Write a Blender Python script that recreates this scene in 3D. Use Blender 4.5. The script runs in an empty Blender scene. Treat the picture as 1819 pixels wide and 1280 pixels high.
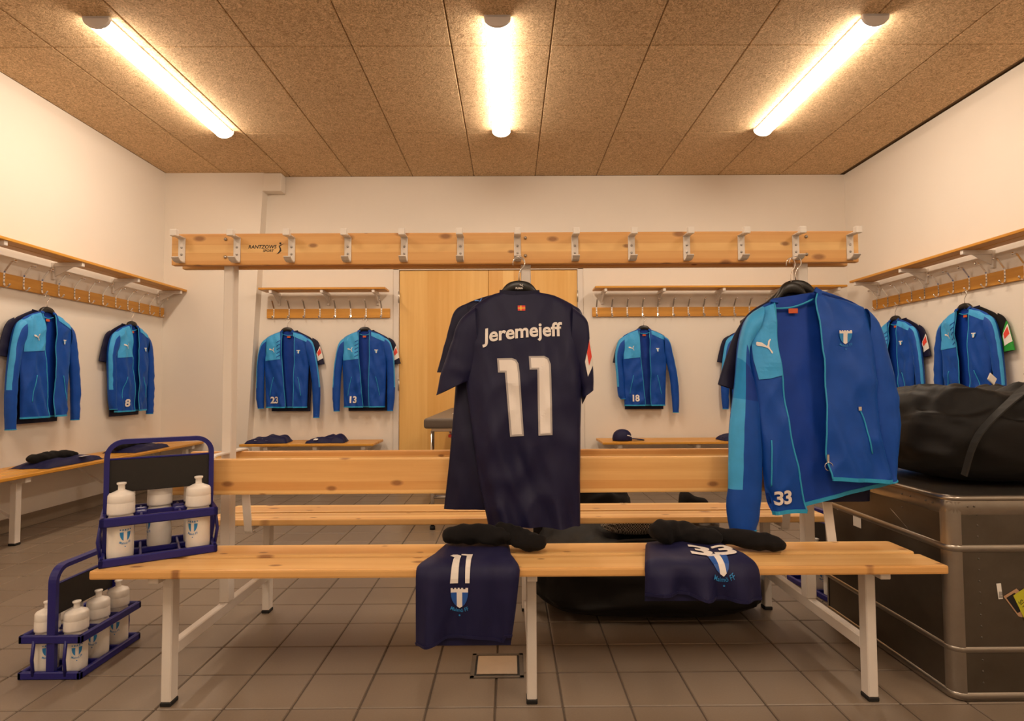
import bpy, bmesh, math, random
from mathutils import Vector, Matrix, noise
S = bpy.context.scene
COL = S.collection
PI = math.pi
# ------------------------------------------------------------------ camera
def basis(p, yaw, roll):
    cp, sp, cy, sy = math.cos(p), math.sin(p), math.cos(yaw), math.sin(yaw)
    Rz = Matrix(((cy, -sy, 0), (sy, cy, 0), (0, 0, 1)))
    fw, up, rt = Rz @ Vector((0, cp, sp)), Rz @ Vector((0, -sp, cp)), Rz @ Vector((1, 0, 0))
    c, s = math.cos(roll), math.sin(roll)
    return rt * c + up * s, up * c - rt * s, fw
cam = bpy.data.cameras.new('camera'); camo = bpy.data.objects.new('camera', cam); COL.objects.link(camo)
cam.sensor_fit = 'HORIZONTAL'; cam.sensor_width = 36; cam.lens = 36 * 1016 / 1819; cam.clip_start = .03
r_, u_, f_ = basis(.0416, -.0035, -.0055)
camo.matrix_world = Matrix(((r_.x, u_.x, -f_.x, 0), (r_.y, u_.y, -f_.y, 0), (r_.z, u_.z, -f_.z, .9486), (0, 0, 0, 1)))
S.camera = camo
# ------------------------------------------------------------------ world, exposure
w = bpy.data.worlds.new('world'); S.world = w; w.use_nodes = True
w.node_tree.nodes['Background'].inputs[0].default_value = (.02, .017, .014, 1)
w.node_tree.nodes['Background'].inputs[1].default_value = .3
S.view_settings.view_transform = 'Standard'; S.view_settings.look = 'None'
S.view_settings.gamma = 1; S.view_settings.use_curve_mapping = False
S.view_settings.exposure = 0.0
LAMP = 48.0
LAMP_COL = (1, .825, .645)

# ------------------------------------------------------------------ node helpers / materials
class N:
    def __init__(s, name):
        s.m = bpy.data.materials.new(name); s.m.use_nodes = True; s.t = s.m.node_tree; s.b = s.t.nodes['Principled BSDF']
    def n(s, typ, **kw):
        nd = s.t.nodes.new(typ)
        for k, v in kw.items():
            if k.startswith('i_'): nd.inputs[int(k[2:])].default_value = v
            else: setattr(nd, k, v)
        return nd
    def l(s, a, b): s.t.links.new(a, b)
    def math(s, op, a, b=0.0, c=None):
        nd = s.n('ShaderNodeMath', operation=op)
        for i, v in enumerate((a, b) if c is None else (a, b, c)):
            if isinstance(v, (int, float)): nd.inputs[i].default_value = v
            else: s.l(v, nd.inputs[i])
        return nd.outputs[0]
    def mix(s, fac, a, b):
        nd = s.n('ShaderNodeMix', data_type='RGBA')
        for i, v in ((0, fac), (6, a), (7, b)):
            if isinstance(v, (int, float)): nd.inputs[i].default_value = v
            elif isinstance(v, tuple): nd.inputs[i].default_value = (*v, 1)
            else: s.l(v, nd.inputs[i])
        return nd.outputs[2]
    def noise(s, vec, scale, detail=3, rough=.5):
        nd = s.n('ShaderNodeTexNoise'); nd.inputs['Scale'].default_value = scale; nd.inputs['Detail'].default_value = detail
        nd.inputs['Roughness'].default_value = rough
        if vec is not None: s.l(vec, nd.inputs['Vector'])
        return nd.outputs[0]
    def bump(s, h, strength=.2, dist=.002):
        nd = s.n('ShaderNodeBump'); nd.inputs['Strength'].default_value = strength; nd.inputs['Distance'].default_value = dist
        s.l(h, nd.inputs['Height']); s.l(nd.outputs[0], s.b.inputs['Normal'])
    def ramp(s, v, a, b):
        nd = s.n('ShaderNodeMapRange'); s.l(v, nd.inputs[0]); nd.inputs[1].default_value = a; nd.inputs[2].default_value = b
        return nd.outputs[0]
    def set(s, **kw):
        for k, v in kw.items(): s.b.inputs[k.replace('_', ' ')].default_value = v
        return s
def flat(name, col, rough=.5, metal=0.0, grain=0.0, gs=60, bump=0.0, spec=.5, sheen=0.0):
    k = N(name); k.set(Roughness=rough, Metallic=metal, Base_Color=(*col, 1)); k.b.inputs['Specular IOR Level'].default_value = spec
    if sheen:
        k.b.inputs['Sheen Weight'].default_value = sheen; k.b.inputs['Sheen Roughness'].default_value = .5
    if grain or bump:
        tc = k.n('ShaderNodeTexCoord'); v = k.noise(tc.outputs['Object'], gs, 4, .6)
        if grain: k.l(k.mix(v, tuple(c * (1 - grain) for c in col), tuple(min(1, c * (1 + grain)) for c in col)), k.b.inputs['Base Color'])
        if bump: k.bump(v, bump, .002)
    return k.m
def wood(name, light, dark, along, across, knots=True, stave=.0287, rough=.42, gscale=1.0, pitchc=(.24, .09, .03), contrast=1.0):
    k = N(name); k.set(Roughness=rough)
    tc = k.n('ShaderNodeTexCoord'); oi = k.n('ShaderNodeObjectInfo'); sp = k.n('ShaderNodeSeparateXYZ'); k.l(tc.outputs['Object'], sp.inputs[0])
    ax = {'X': 0, 'Y': 1, 'Z': 2}
    rnd = oi.outputs['Random']
    u, v = sp.outputs[ax[along]], sp.outputs[ax[across]]
    cx = k.n('ShaderNodeCombineXYZ'); k.l(k.math('MULTIPLY', u, 1.3 * gscale), cx.inputs[0])
    k.l(k.math('MULTIPLY_ADD', rnd, 31.0, k.math('MULTIPLY', v, 26 * gscale)), cx.inputs[1]); k.l(k.math('MULTIPLY', rnd, 17.0), cx.inputs[2])
    g1 = k.noise(cx.outputs[0], 1.6, 4, .55)
    cy = k.n('ShaderNodeCombineXYZ'); k.l(k.math('MULTIPLY', u, 3 * gscale), cy.inputs[0]); k.l(k.math('MULTIPLY_ADD', rnd, 11.0, k.math('MULTIPLY', v, 150 * gscale)), cy.inputs[1])
    g2 = k.noise(cy.outputs[0], 1.5, 3, .6)
    sv = k.n('ShaderNodeTexWhiteNoise', noise_dimensions='2D'); cz = k.n('ShaderNodeCombineXYZ')
    k.l(k.math('FLOOR', k.math('DIVIDE', k.math('ADD', v, 5.0), stave)), cz.inputs[0]); k.l(rnd, cz.inputs[1]); k.l(cz.outputs[0], sv.inputs['Vector'])
    f = k.math('ADD', k.math('MULTIPLY', k.ramp(g1, .3, .7), .5), k.math('ADD', k.math('MULTIPLY', g2, .25), k.math('MULTIPLY', sv.outputs[0], .52)))
    f = k.math('MULTIPLY', k.math('SUBTRACT', f, .20), contrast)
    col = k.mix(k.math('MINIMUM', k.math('MAXIMUM', f, 0.0), 1.0), light, dark)
    if stave < .2: col = k.mix(k.math('MULTIPLY', sv.outputs[0], .55), col, tuple(c * q for c, q in zip(dark, (.98, .88, .75))))
    if knots:
        ck = k.n('ShaderNodeCombineXYZ'); k.l(k.math('MULTIPLY_ADD', rnd, 53.0, k.math('MULTIPLY', u, 5.2)), ck.inputs[0]); k.l(k.math('MULTIPLY_ADD', rnd, 29.0, k.math('MULTIPLY', v, 11.0)), ck.inputs[1])
        vo = k.n('ShaderNodeTexVoronoi', voronoi_dimensions='2D'); vo.inputs['Scale'].default_value = 1.0; k.l(ck.outputs[0], vo.inputs['Vector'])
        sc = k.n('ShaderNodeSeparateColor'); k.l(vo.outputs['Color'], sc.inputs[0])
        on = k.math('GREATER_THAN', sc.outputs[0], .28)
        rad = k.math('MULTIPLY_ADD', sc.outputs[1], .08, .05)
        kd = k.math('DIVIDE', vo.outputs['Distance'], rad)
        m = k.math('MULTIPLY', on, k.math('SUBTRACT', 1.0, k.ramp(kd, .55, 1.25)))
        col = k.mix(k.math('MULTIPLY', m, .8), col, pitchc)
    k.l(col, k.b.inputs['Base Color']); k.bump(g2, .05, .001)
    return k.m
def fabric(name, col, rough=.75, sheen=.2, weave=700, bump=.12, spec=.3):
    k = N(name); k.set(Roughness=rough, Base_Color=(*col, 1)); k.b.inputs['Specular IOR Level'].default_value = spec
    k.b.inputs['Sheen Weight'].default_value = sheen; k.b.inputs['Sheen Roughness'].default_value = .45
    k.b.inputs['Sheen Tint'].default_value = (*[min(1, .12 + c * 6.0) for c in col], 1)
    tc = k.n('ShaderNodeTexCoord'); v = k.noise(tc.outputs['Object'], 28, 3, .5); w2 = k.noise(tc.outputs['Object'], weave, 1, .5)
    k.l(k.mix(v, tuple(c * .86 for c in col), tuple(min(1, c * 1.14) for c in col)), k.b.inputs['Base Color'])
    k.bump(k.math('ADD', k.math('MULTIPLY', v, .6), k.math('MULTIPLY', w2, .2)), bump, .003)
    return k.m
M = {}
M['wall'] = flat('wall_paint', (.79, .725, .645), .62, grain=.02, gs=3, bump=.03)
M['tile'] = None
def tile_mat():
    k = N('floor_tile'); k.set(Roughness=.38)
    tc = k.n('ShaderNodeTexCoord'); oi = k.n('ShaderNodeObjectInfo'); g = k.n('ShaderNodeNewGeometry')
    v = k.noise(g.outputs['Position'], 160, 3, .7); v2 = k.noise(g.outputs['Position'], 2.2, 3, .6)
    wn = k.n('ShaderNodeTexWhiteNoise', noise_dimensions='1D'); k.l(oi.outputs['Random'], wn.inputs['W'])
    f = k.math('ADD', k.math('MULTIPLY', v, .45), k.math('ADD', k.math('MULTIPLY', v2, .35), k.math('MULTIPLY', wn.outputs[0], .2)))
    k.l(k.mix(f, (.150, .112, .080), (.262, .203, .150)), k.b.inputs['Base Color']); k.l(k.math('MULTIPLY_ADD', v2, .25, .28), k.b.inputs['Roughness']); k.bump(v, .05, .001)
    return k.m
M['tile'] = tile_mat()
M['grout'] = flat('grout', (.085, .062, .045), .9, grain=.25, gs=90)
M['plinth'] = flat('plinth_tile', (.22, .165, .115), .45, grain=.08, gs=120)
def ceil_mat():
    k = N('wood_wool_panel'); k.set(Roughness=.95)
    g = k.n('ShaderNodeNewGeometry'); oi = k.n('ShaderNodeObjectInfo')
    ns = k.n('ShaderNodeTexNoise'); ns.inputs['Scale'].default_value = 55; ns.inputs['Detail'].default_value = 3; ns.inputs['Distortion'].default_value = 2.2; k.l(g.outputs['Position'], ns.inputs['Vector'])
    v = ns.outputs[0]; v2 = k.noise(g.outputs['Position'], 12, 3, .6)
    f = k.math('ADD', k.math('MULTIPLY', k.ramp(v, .36, .64), .7), k.math('ADD', k.math('MULTIPLY', v2, .2), k.math('MULTIPLY', oi.outputs['Random'], .1)))
    k.l(k.mix(f, (.30, .185, .085), (.90, .66, .40)), k.b.inputs['Base Color']); k.bump(v, .55, .006)
    return k.m
M['ceil'] = ceil_mat()
M['joint'] = flat('ceiling_joint', (.16, .10, .05), .95)
M['pineXZ'] = wood('pine_board_upright', (.86, .56, .225), (.66, .335, .105), 'X', 'Z')
M['pineXY'] = wood('pine_board_seat', (.86, .57, .235), (.68, .36, .115), 'X', 'Y')
M['honeyX'] = wood('honey_slat_x', (.72, .36, .050), (.50, .205, .022), 'X', 'Y', knots=False, stave=.5, rough=.35)
M['honeyY'] = wood('honey_slat_y', (.72, .36, .050), (.50, .205, .022), 'Y', 'X', knots=False, stave=.5, rough=.35)
M['railX'] = wood('hook_rail_x', (.70, .34, .050), (.46, .18, .020), 'X', 'Z', knots=False, stave=.5, rough=.4)
M['railY'] = wood('hook_rail_y', (.70, .34, .050), (.46, .18, .020), 'Y', 'Z', knots=False, stave=.5, rough=.4)
M['door'] = wood('door_veneer', (.86, .56, .20), (.68, .36, .085), 'Z', 'X', knots=False, stave=.105, rough=.35, gscale=.55, contrast=.9)
M['white'] = flat('white_powder_coat', (.74, .68, .62), .4)
M['whiteplastic'] = flat('white_plastic', (.82, .77, .71), .35)
M['bottle'] = flat('white_bottle_plastic', (.83, .78, .71), .38, spec=.4)
M['bottle'].node_tree.nodes['Principled BSDF'].inputs['Subsurface Weight'].default_value = .15
M['bottle'].node_tree.nodes['Principled BSDF'].inputs['Subsurface Radius'].default_value = (.02, .015, .01)
M['chrome'] = flat('chrome', (.75, .72, .69), .16, 1.0)
M['steel'] = flat('brushed_steel', (.58, .53, .47), .33, 1.0, grain=.12, gs=18)
M['screw'] = flat('screw_steel', (.45, .42, .39), .28, 1.0)
M['hinge'] = flat('hinge_metal', (.60, .57, .52), .3, .8)
def alu_mat():
    k = N('case_aluminium'); k.set(Metallic=.92, Roughness=.4)
    tc = k.n('ShaderNodeTexCoord'); v = k.noise(tc.outputs['Object'], 5, 5, .7); v2 = k.noise(tc.outputs['Object'], 60, 3, .6)
    k.l(k.mix(v, (.10, .085, .068), (.20, .175, .145)), k.b.inputs['Base Color']); k.l(k.math('MULTIPLY_ADD', v, .32, .24), k.b.inputs['Roughness']); k.bump(v2, .05, .001)
    return k.m
M['alu'] = alu_mat()
M['alurim'] = flat('case_edge_aluminium', (.36, .325, .285), .30, .95, grain=.12, gs=25)
M['rivet'] = flat('case_rivet', (.16, .14, .12), .4, .8)
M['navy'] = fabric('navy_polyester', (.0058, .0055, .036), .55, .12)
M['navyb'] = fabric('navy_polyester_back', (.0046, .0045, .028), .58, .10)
M['navyshort'] = fabric('navy_shorts_fabric', (.0075, .0072, .046), .6, .14)
M['blue'] = fabric('royal_blue_polyester', (.002, .060, .36), .55, .18)
M['lining'] = fabric('royal_blue_lining', (.001, .042, .33), .6, .1)
M['sky'] = fabric('light_blue_polyester', (.05, .36, .74), .5, .15)
M['sky2'] = fabric('mid_cyan_polyester', (.008, .25, .62), .5, .15)
M['darkblue'] = fabric('dark_blue_band', (.002, .033, .26), .6, .1)
M['cyan'] = flat('cyan_piping', (.018, .32, .58), .55)
M['black'] = fabric('black_fabric', (.0045, .0036, .0034), .85, .12)
M['sock'] = fabric('black_sock_knit', (.0050, .0040, .0042), .95, .25, weave=260, bump=.35)
M['bag'] = fabric('black_bag_nylon', (.0042, .0030, .0024), .60, .03, spec=.25)
M['bagstrap'] = flat('black_webbing', (.006, .005, .004), .7)
M['hanger'] = flat('black_hanger_plastic', (.010, .009, .008), .38)
M['carrier'] = flat('blue_carrier_plastic', (.012, .011, .16), .36)
M['panel'] = flat('black_carrier_panel', (.010, .008, .007), .55, grain=.5, gs=90)
M['print'] = flat('white_print', (.80, .74, .69), .6)
M['printgrey'] = flat('grey_print_edge', (.42, .385, .37), .6)
M['crestblue'] = flat('crest_blue', (.02, .23, .56), .5)
M['crestnavy'] = flat('crest_royal_blue', (.012, .085, .36), .5)
M['inkblack'] = flat('black_ink', (.012, .010, .009), .6)
M['skyink'] = flat('light_blue_print', (.10, .26, .70), .6)
M['red'] = flat('red_patch', (.72, .045, .022), .55)
M['orange'] = flat('orange_label', (.60, .10, .025), .6)
M['yellow'] = flat('flag_yellow', (.85, .52, .04), .6)
M['green'] = fabric('green_goalkeeper_fabric', (.02, .30, .035), .6, .2)
M['grey'] = flat('grey_vinyl', (.13, .105, .085), .5, grain=.06, gs=40, bump=.05)
M['paper'] = flat('white_paper', (.80, .76, .70), .7)
M['tan'] = flat('tan_card', (.46, .27, .15), .7)
M['lime'] = flat('lime_tag', (.50, .48, .02), .6)
def net_mat():
    k = N('grey_mesh_net'); k.set(Roughness=.8)
    tc = k.n('ShaderNodeTexCoord'); ch = k.n('ShaderNodeTexChecker'); ch.inputs['Scale'].default_value = 170; k.l(tc.outputs['Object'], ch.inputs['Vector'])
    ch.inputs[1].default_value = (.65, .58, .5, 1); ch.inputs[2].default_value = (.015, .012, .01, 1); k.l(ch.outputs[0], k.b.inputs['Base Color'])
    return k.m
M['net'] = net_mat()
M['greycloth'] = fabric('grey_cloth', (.12, .10, .085), .85, .1)
def lamp_mat():
    k = N('lamp_diffuser'); k.b.inputs['Base Color'].default_value = (.9, .87, .82, 1); k.b.inputs['Emission Color'].default_value = (*LAMP_COL, 1); k.b.inputs['Emission Strength'].default_value = LAMP
    return k.m
M['lamp'] = lamp_mat()
M['lampend'] = flat('lamp_end_cap', (.70, .66, .64), .45)

# ------------------------------------------------------------------ mesh builder
class MB:
    def __init__(s): s.v = []; s.f = []; s.mi = []; s.sm = []
    def add(s, vs, fs, mi=0, smooth=False):
        o = len(s.v); s.v += [tuple(p) for p in vs]
        for f in fs: s.f.append(tuple(i + o for i in f)); s.mi.append(mi); s.sm.append(smooth)
        return s
    def bm(s, bm, mi=None, smooth=False):
        bm.verts.index_update(); o = len(s.v); s.v += [tuple(v.co) for v in bm.verts]
        for f in bm.faces: s.f.append(tuple(v.index + o for v in f.verts)); s.mi.append(f.material_index if mi is None else mi); s.sm.append(smooth)
        bm.free(); return s
    def box(s, x0, x1, y0, y1, z0, z1, b=0.0, seg=1, mi=0, mat=None):
        bm = bmesh.new(); bmesh.ops.create_cube(bm, size=1)
        for v in bm.verts: v.co = Vector(((x0 + x1) / 2 + v.co.x * (x1 - x0), (y0 + y1) / 2 + v.co.y * (y1 - y0), (z0 + z1) / 2 + v.co.z * (z1 - z0)))
        if b > 0: bmesh.ops.bevel(bm, geom=list(bm.edges), offset=b, segments=seg, affect='EDGES', profile=.6)
        if mat is not None: bmesh.ops.transform(bm, matrix=mat, verts=bm.verts)
        return s.bm(bm, mi)
    def loft(s, rings, mi=0, cap0=True, cap1=True, closed=True, smooth=True, fmi=None):
        n = len(rings[0]); o = len(s.v)
        for r in rings: s.v += [tuple(p) for p in r]
        for i in range(len(rings) - 1):
            for j in range(n if closed else n - 1):
                k = (j + 1) % n
                s.f.append((o + i * n + j, o + i * n + k, o + (i + 1) * n + k, o + (i + 1) * n + j)); s.mi.append(mi if fmi is None else fmi(i, j)); s.sm.append(smooth)
        if cap0: s.f.append(tuple(o + j for j in range(n))[::-1]); s.mi.append(mi); s.sm.append(False)
        if cap1: s.f.append(tuple(o + (len(rings) - 1) * n + j for j in range(n))); s.mi.append(mi); s.sm.append(False)
        return s
    def sweep(s, path, sec, ref=None, mi=0, closed=False, smooth=True, caps=True, scale=None):
        P = [Vector(p) for p in path]; n = len(P); rings = []; pn = None
        for i in range(n):
            a, b = (P[(i - 1) % n], P[(i + 1) % n]) if closed else (P[max(0, i - 1)], P[min(n - 1, i + 1)])
            t = (b - a).normalized()
            if ref is not None: B = Vector(ref); A = B.cross(t).normalized(); B = t.cross(A).normalized()
            else:
                if pn is None: pn = Vector((0, 0, 1)) if abs(t.z) < .9 else Vector((1, 0, 0))
                A = (pn - t * pn.dot(t)).normalized(); pn = A; B = t.cross(A)
            k = 1 if scale is None else scale[i]
            rings.append([P[i] + A * (q[0] * k) + B * (q[1] * k) for q in sec])
        if closed: rings.append(rings[0])
        return s.loft(rings, mi, caps and not closed, caps and not closed, True, smooth)
    def tube(s, path, r, n=8, mi=0, closed=False, scale=None):
        return s.sweep(path, [(r * math.cos(2 * PI * i / n), r * math.sin(2 * PI * i / n)) for i in range(n)], None, mi, closed, True, True, scale)
    def strip(s, path, wd, th, ref, mi=0):      # flat bar: width along ref
        return s.sweep(path, [(-th / 2, -wd / 2), (th / 2, -wd / 2), (th / 2, wd / 2), (-th / 2, wd / 2)], ref, mi, False, False)
    def lathe(s, prof, n=24, c=(0, 0, 0), mi=0, cap0=True, cap1=True):
        return s.loft([[(c[0] + r * math.cos(2 * PI * j / n), c[1] + r * math.sin(2 * PI * j / n), c[2] + z) for j in range(n)] for r, z in prof], mi, cap0, cap1)
    def mesh(s, name, mats):
        me = bpy.data.meshes.new(name); me.from_pydata(s.v, [], s.f)
        for m in (mats if isinstance(mats, (list, tuple)) else [mats]): me.materials.append(M[m])
        me.polygons.foreach_set('material_index', s.mi); me.polygons.foreach_set('use_smooth', s.sm)
        bm = bmesh.new(); bm.from_mesh(me); bmesh.ops.recalc_face_normals(bm, faces=bm.faces); bm.to_mesh(me); bm.free(); me.update()
        return me
    def build(s, name, mats, parent=None, world=False, loc=None):
        return link(name, s.mesh(name, mats), parent, world, loc)
def link(name, me, parent=None, world=False, loc=None):
    o = bpy.data.objects.new(name, me); COL.objects.link(o)
    if parent is not None:
        o.parent = parent
        if world:
            p = parent; t = Vector((0, 0, 0))
            while p is not None: t += p.location; p = p.parent
            o.location = -t
    if loc is not None: o.location = loc
    return o
def tag(o, label, cat, group=None, kind=None):
    o['label'] = label; o['category'] = cat
    if group: o['group'] = group
    if kind: o['kind'] = kind
    return o
def thing(name, label, cat, loc=(0, 0, 0), rz=0.0, group=None):
    o = bpy.data.objects.new(name, None); COL.objects.link(o); o.empty_display_size = .05
    o.location = loc; o.rotation_euler = (0, 0, rz); return tag(o, label, cat, group)
def copy_tree(o, parent=None):
    c = o.copy(); COL.objects.link(c); c.parent = parent
    for ch in list(o.children): copy_tree(ch, c)
    return c
def struct(name, mb, mats, parent=None):
    o = mb.build(name, mats, parent)
    if parent is None: o['kind'] = 'structure'
    return o
def crom(P, n):                                   # Catmull-Rom resampling of a list of tuples
    P = [tuple(p) for p in P]; out = []
    for i in range(n + 1):
        t = i / n * (len(P) - 1); k = min(int(t), len(P) - 2); t -= k
        a, b, c, d = P[max(0, k - 1)], P[k], P[k + 1], P[min(len(P) - 1, k + 2)]
        out.append(tuple(.5 * (2 * b[q] + (c[q] - a[q]) * t + (2 * a[q] - 5 * b[q] + 4 * c[q] - d[q]) * t * t + (3 * b[q] - a[q] - 3 * c[q] + d[q]) * t ** 3) for q in range(len(b))))
    return out
def lerp_tab(tab, x):                             # tab sorted by first entry
    if x <= tab[0][0]: return tab[0][1]
    for (a, p), (b, q) in zip(tab, tab[1:]):
        if x <= b: return p + (q - p) * (x - a) / max(1e-9, b - a)
    return tab[-1][1]
# ---- flat prints laid on a surface: polygons or lettering in (u, v), cut on a fine grid and wrapped by fn(u, v) -> xyz
def poly_bm(polys):
    bm = bmesh.new()
    for pts, mi in polys:
        vs = [bm.verts.new((p[0], p[1], 0)) for p in pts]
        try: bm.faces.new(vs).material_index = mi
        except ValueError: pass
    return bm
def text_bm(txt, size, bold=0.0, mi=0, space=1.0, shear=0.0):
    cu = bpy.data.curves.new('lettering', 'FONT'); cu.body = txt; cu.size = size; cu.offset = bold * size; cu.space_character = space; cu.shear = shear
    cu.align_x = 'CENTER'; cu.resolution_u = 4; cu.fill_mode = 'FRONT'
    ob = bpy.data.objects.new('lettering', cu); COL.objects.link(ob)
    bpy.context.view_layer.update(); me = bpy.data.meshes.new_from_object(ob.evaluated_get(bpy.context.evaluated_depsgraph_get()))
    bm = bmesh.new(); bm.from_mesh(me)
    for f in bm.faces: f.material_index = mi
    bpy.data.objects.remove(ob); bpy.data.curves.remove(cu); bpy.data.meshes.remove(me)
    for v in bm.verts: v.co.z = 0
    return bm
def bm_join(a, b):
    me = bpy.data.meshes.new('t'); b.to_mesh(me); b.free(); a.from_mesh(me); bpy.data.meshes.remove(me); return a
def xf(bm, sx=1, sy=1, rot=0, dx=0, dy=0):
    c, s = math.cos(rot), math.sin(rot)
    for v in bm.verts:
        x, y = v.co.x * sx, v.co.y * sy; v.co.x = x * c - y * s + dx; v.co.y = x * s + y * c + dy
    return bm
def wrap(bm, fn, step=.012):
    if step:
        for ax in (0, 1):
            lo = min(v.co[ax] for v in bm.verts); hi = max(v.co[ax] for v in bm.verts); t = lo + step
            while t < hi:
                co = Vector((0, 0, 0)); co[ax] = t; no = Vector((0, 0, 0)); no[ax] = 1
                bmesh.ops.bisect_plane(bm, geom=list(bm.verts) + list(bm.edges) + list(bm.faces), plane_co=co, plane_no=no); t += step
    for v in bm.verts: v.co = Vector(fn(v.co.x, v.co.y))
    return bm
def decal(name, bm, fn, mats, parent, step=.012, label=None, world=False):
    wrap(bm, fn, step); me = bpy.data.meshes.new(name); bm.to_mesh(me); bm.free()
    for m in (mats if isinstance(mats, (list, tuple)) else [mats]): me.materials.append(M[m])
    o = link(name, me, parent, world)
    if label: o['label'] = label
    return o
CAT = [(0, .75), (.06, .82), (.35, .76), (.64, .52), (.71, .58), (.78, .85), (.94, 1), (1, .96), (.89, .8), (.81, .5), (.85, .34), (1, .1), (.97, 0), (.9, .02), (.81, .24), (.68, .38), (.35, .50), (.08, .54), (0, .6)]
def cat_bm(w_, h_, x, y, rot=0): return xf(poly_bm([(CAT, 0)]), w_, h_, rot, x, y)
def crest_bm(w_, x, y, text=True, full=True):
    # 0 white, 1 blue, 2 lettering ; unit width, top at v=1.25
    P = []; top = [(0, .92)]
    for i in range(5):
        a = i * .2; top += [(a, 1.1), (a + .11, 1.1)] if i < 4 else [(a + .05, 1.1), (1.0, 1.1)]
        if i < 4: top += [(a + .11, 1.03), (a + .2 if i < 3 else .85, 1.03)]
    if full: P.append((top + [(1, .92), (1, .84), (0, .84)], 0))
    for i in range(3): P.append(([(.2 + i * .22, .93), (.36 + i * .22, .93), (.36 + i * .22, .98), (.2 + i * .22, .98)], 1)) if not full else None
    P.append(([(0, .84), (.34, .84), (.34, .05), (.2, .17), (.08, .38), (.02, .6)], 1)); P.append(([(.34, .84), (.66, .84), (.66, .05), (.5, -.05), (.34, .05)], 0))
    P.append(([(.66, .84), (1, .84), (.98, .6), (.92, .38), (.8, .17), (.66, .05)], 1))
    if not full:
        for i in range(5): P.append(([(i * .225, 1.0), (i * .225 + .12, 1.0), (i * .225 + .12, 1.1), (i * .225, 1.1)], 1))
    bm = poly_bm(P)
    if text:
        t = text_bm('Malmö FF', .30, .008, 2); R = 1.15
        for v in t.verts: a = v.co.x / R; q = R - v.co.y; v.co.x = .5 + q * math.sin(a); v.co.y = -.27 + R - q * math.cos(a)
        bm_join(bm, t); bm_join(bm, poly_bm([([(.5 + .055 * math.cos(k * PI / 4), -.47 + .055 * math.sin(k * PI / 4)) for k in range(8)], 2)]))
    return xf(bm, w_, w_, 0, x, y)

# ------------------------------------------------------------------ room
XW, YB, ZC, YP, YF = 3.295, 5.534, 2.99, 5.42, -1.3
struct('wall_left', MB().box(-XW - .12, -XW, YF, YB + .1, -.02, ZC), 'wall')
struct('wall_right', MB().box(XW, XW + .12, YF, YB + .1, -.02, ZC), 'wall')
struct('wall_front', MB().box(-XW, XW, YF - .12, YF, -.02, ZC), 'wall')
mb = MB(); D0, D1, DT = -1.13, .715, 2.108                          # back wall with the door opening
mb.box(-XW, D0, YB, YB + .12, -.02, ZC); mb.box(D1, XW, YB, YB + .12, -.02, ZC); mb.box(D0, D1, YB, YB + .12, DT, ZC)
struct('wall_back', mb, 'wall')
mb = MB()                                                            # boxed-in pipe chase in the left rear corner, leaning edge
vs = [(-XW, YP, 0), (-2.50, YP, 0), (-2.50, YB, 0), (-XW, YB, 0), (-XW, YP, ZC), (-2.355, YP, ZC), (-2.355, YB, ZC), (-XW, YB, ZC)]
mb.add(vs, [(0, 1, 5, 4), (1, 2, 6, 5), (0, 3, 2, 1), (4, 5, 6, 7), (0, 4, 7, 3), (2, 3, 7, 6)])
struct('wall_chase', mb, 'wall')
struct('trim_1', MB().box(-2.40, -2.187, YP + .001, YB - .001, 2.815, ZC - .002, .004), 'wall')
# floor: grout bed and tiles
floor = struct('floor', MB().box(-XW, XW, YF, YB, -.04, -.003), 'grout')
tb = MB().box(-.0975, .0975, -.0975, .0975, -.012, 0, .0025).mesh('tile', 'tile')
X0, Y0 = -.6493, 1.7251
cells = []
for i in range(-14, 21):
    for j in range(-16, 20):
        a0, a1, b0, b1 = X0 + .2 * i, X0 + .2 * i + .2, Y0 + .2 * j, Y0 + .2 * j + .2
        if a1 < -XW + .02 or a0 > XW - .02 or b1 < YF + .02 or b0 > YB - .02: continue
        cells.append((a0, a1, b0, b1))
def seen(c):
    x, y = (c[0] + c[1]) / 2, (c[2] + c[3]) / 2
    whole = c[0] > -XW and c[1] < XW and c[2] > YF and c[3] < YB
    return (0 if (y > 1.45 and abs(x) < .93 * y + .12 and whole) else 1, y)
cells.sort(key=seen)
for c in cells[:296]: link('tile', tb, floor, loc=((c[0] + c[1]) / 2, (c[2] + c[3]) / 2, 0))
mb = MB()
for c in cells[296:]:
    mb.box(max(c[0] + .0025, -XW), min(c[1] - .0025, XW), max(c[2] + .0025, YF), min(c[3] - .0025, YB), -.012, 0)
o = mb.build('tile_field', 'tile', floor); o['kind'] = 'stuff'
# plinths
mb = MB().box(-XW, -XW + .012, YF, YP, 0, .09, .003); struct('baseboard_left', mb, 'plinth')
struct('baseboard_right', MB().box(XW - .012, XW, YF, YB, 0, .09, .003), 'plinth')
mb = MB().box(-2.50, D0 - .07, YB - .012, YB, 0, .09, .003); mb.box(D1 + .07, XW - .013, YB - .012, YB, 0, .09, .003); struct('baseboard_back', mb, 'plinth')
struct('baseboard_chase', MB().box(-XW + .013, -2.5, YP - .012, YP, 0, .09, .003), 'plinth')
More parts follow.
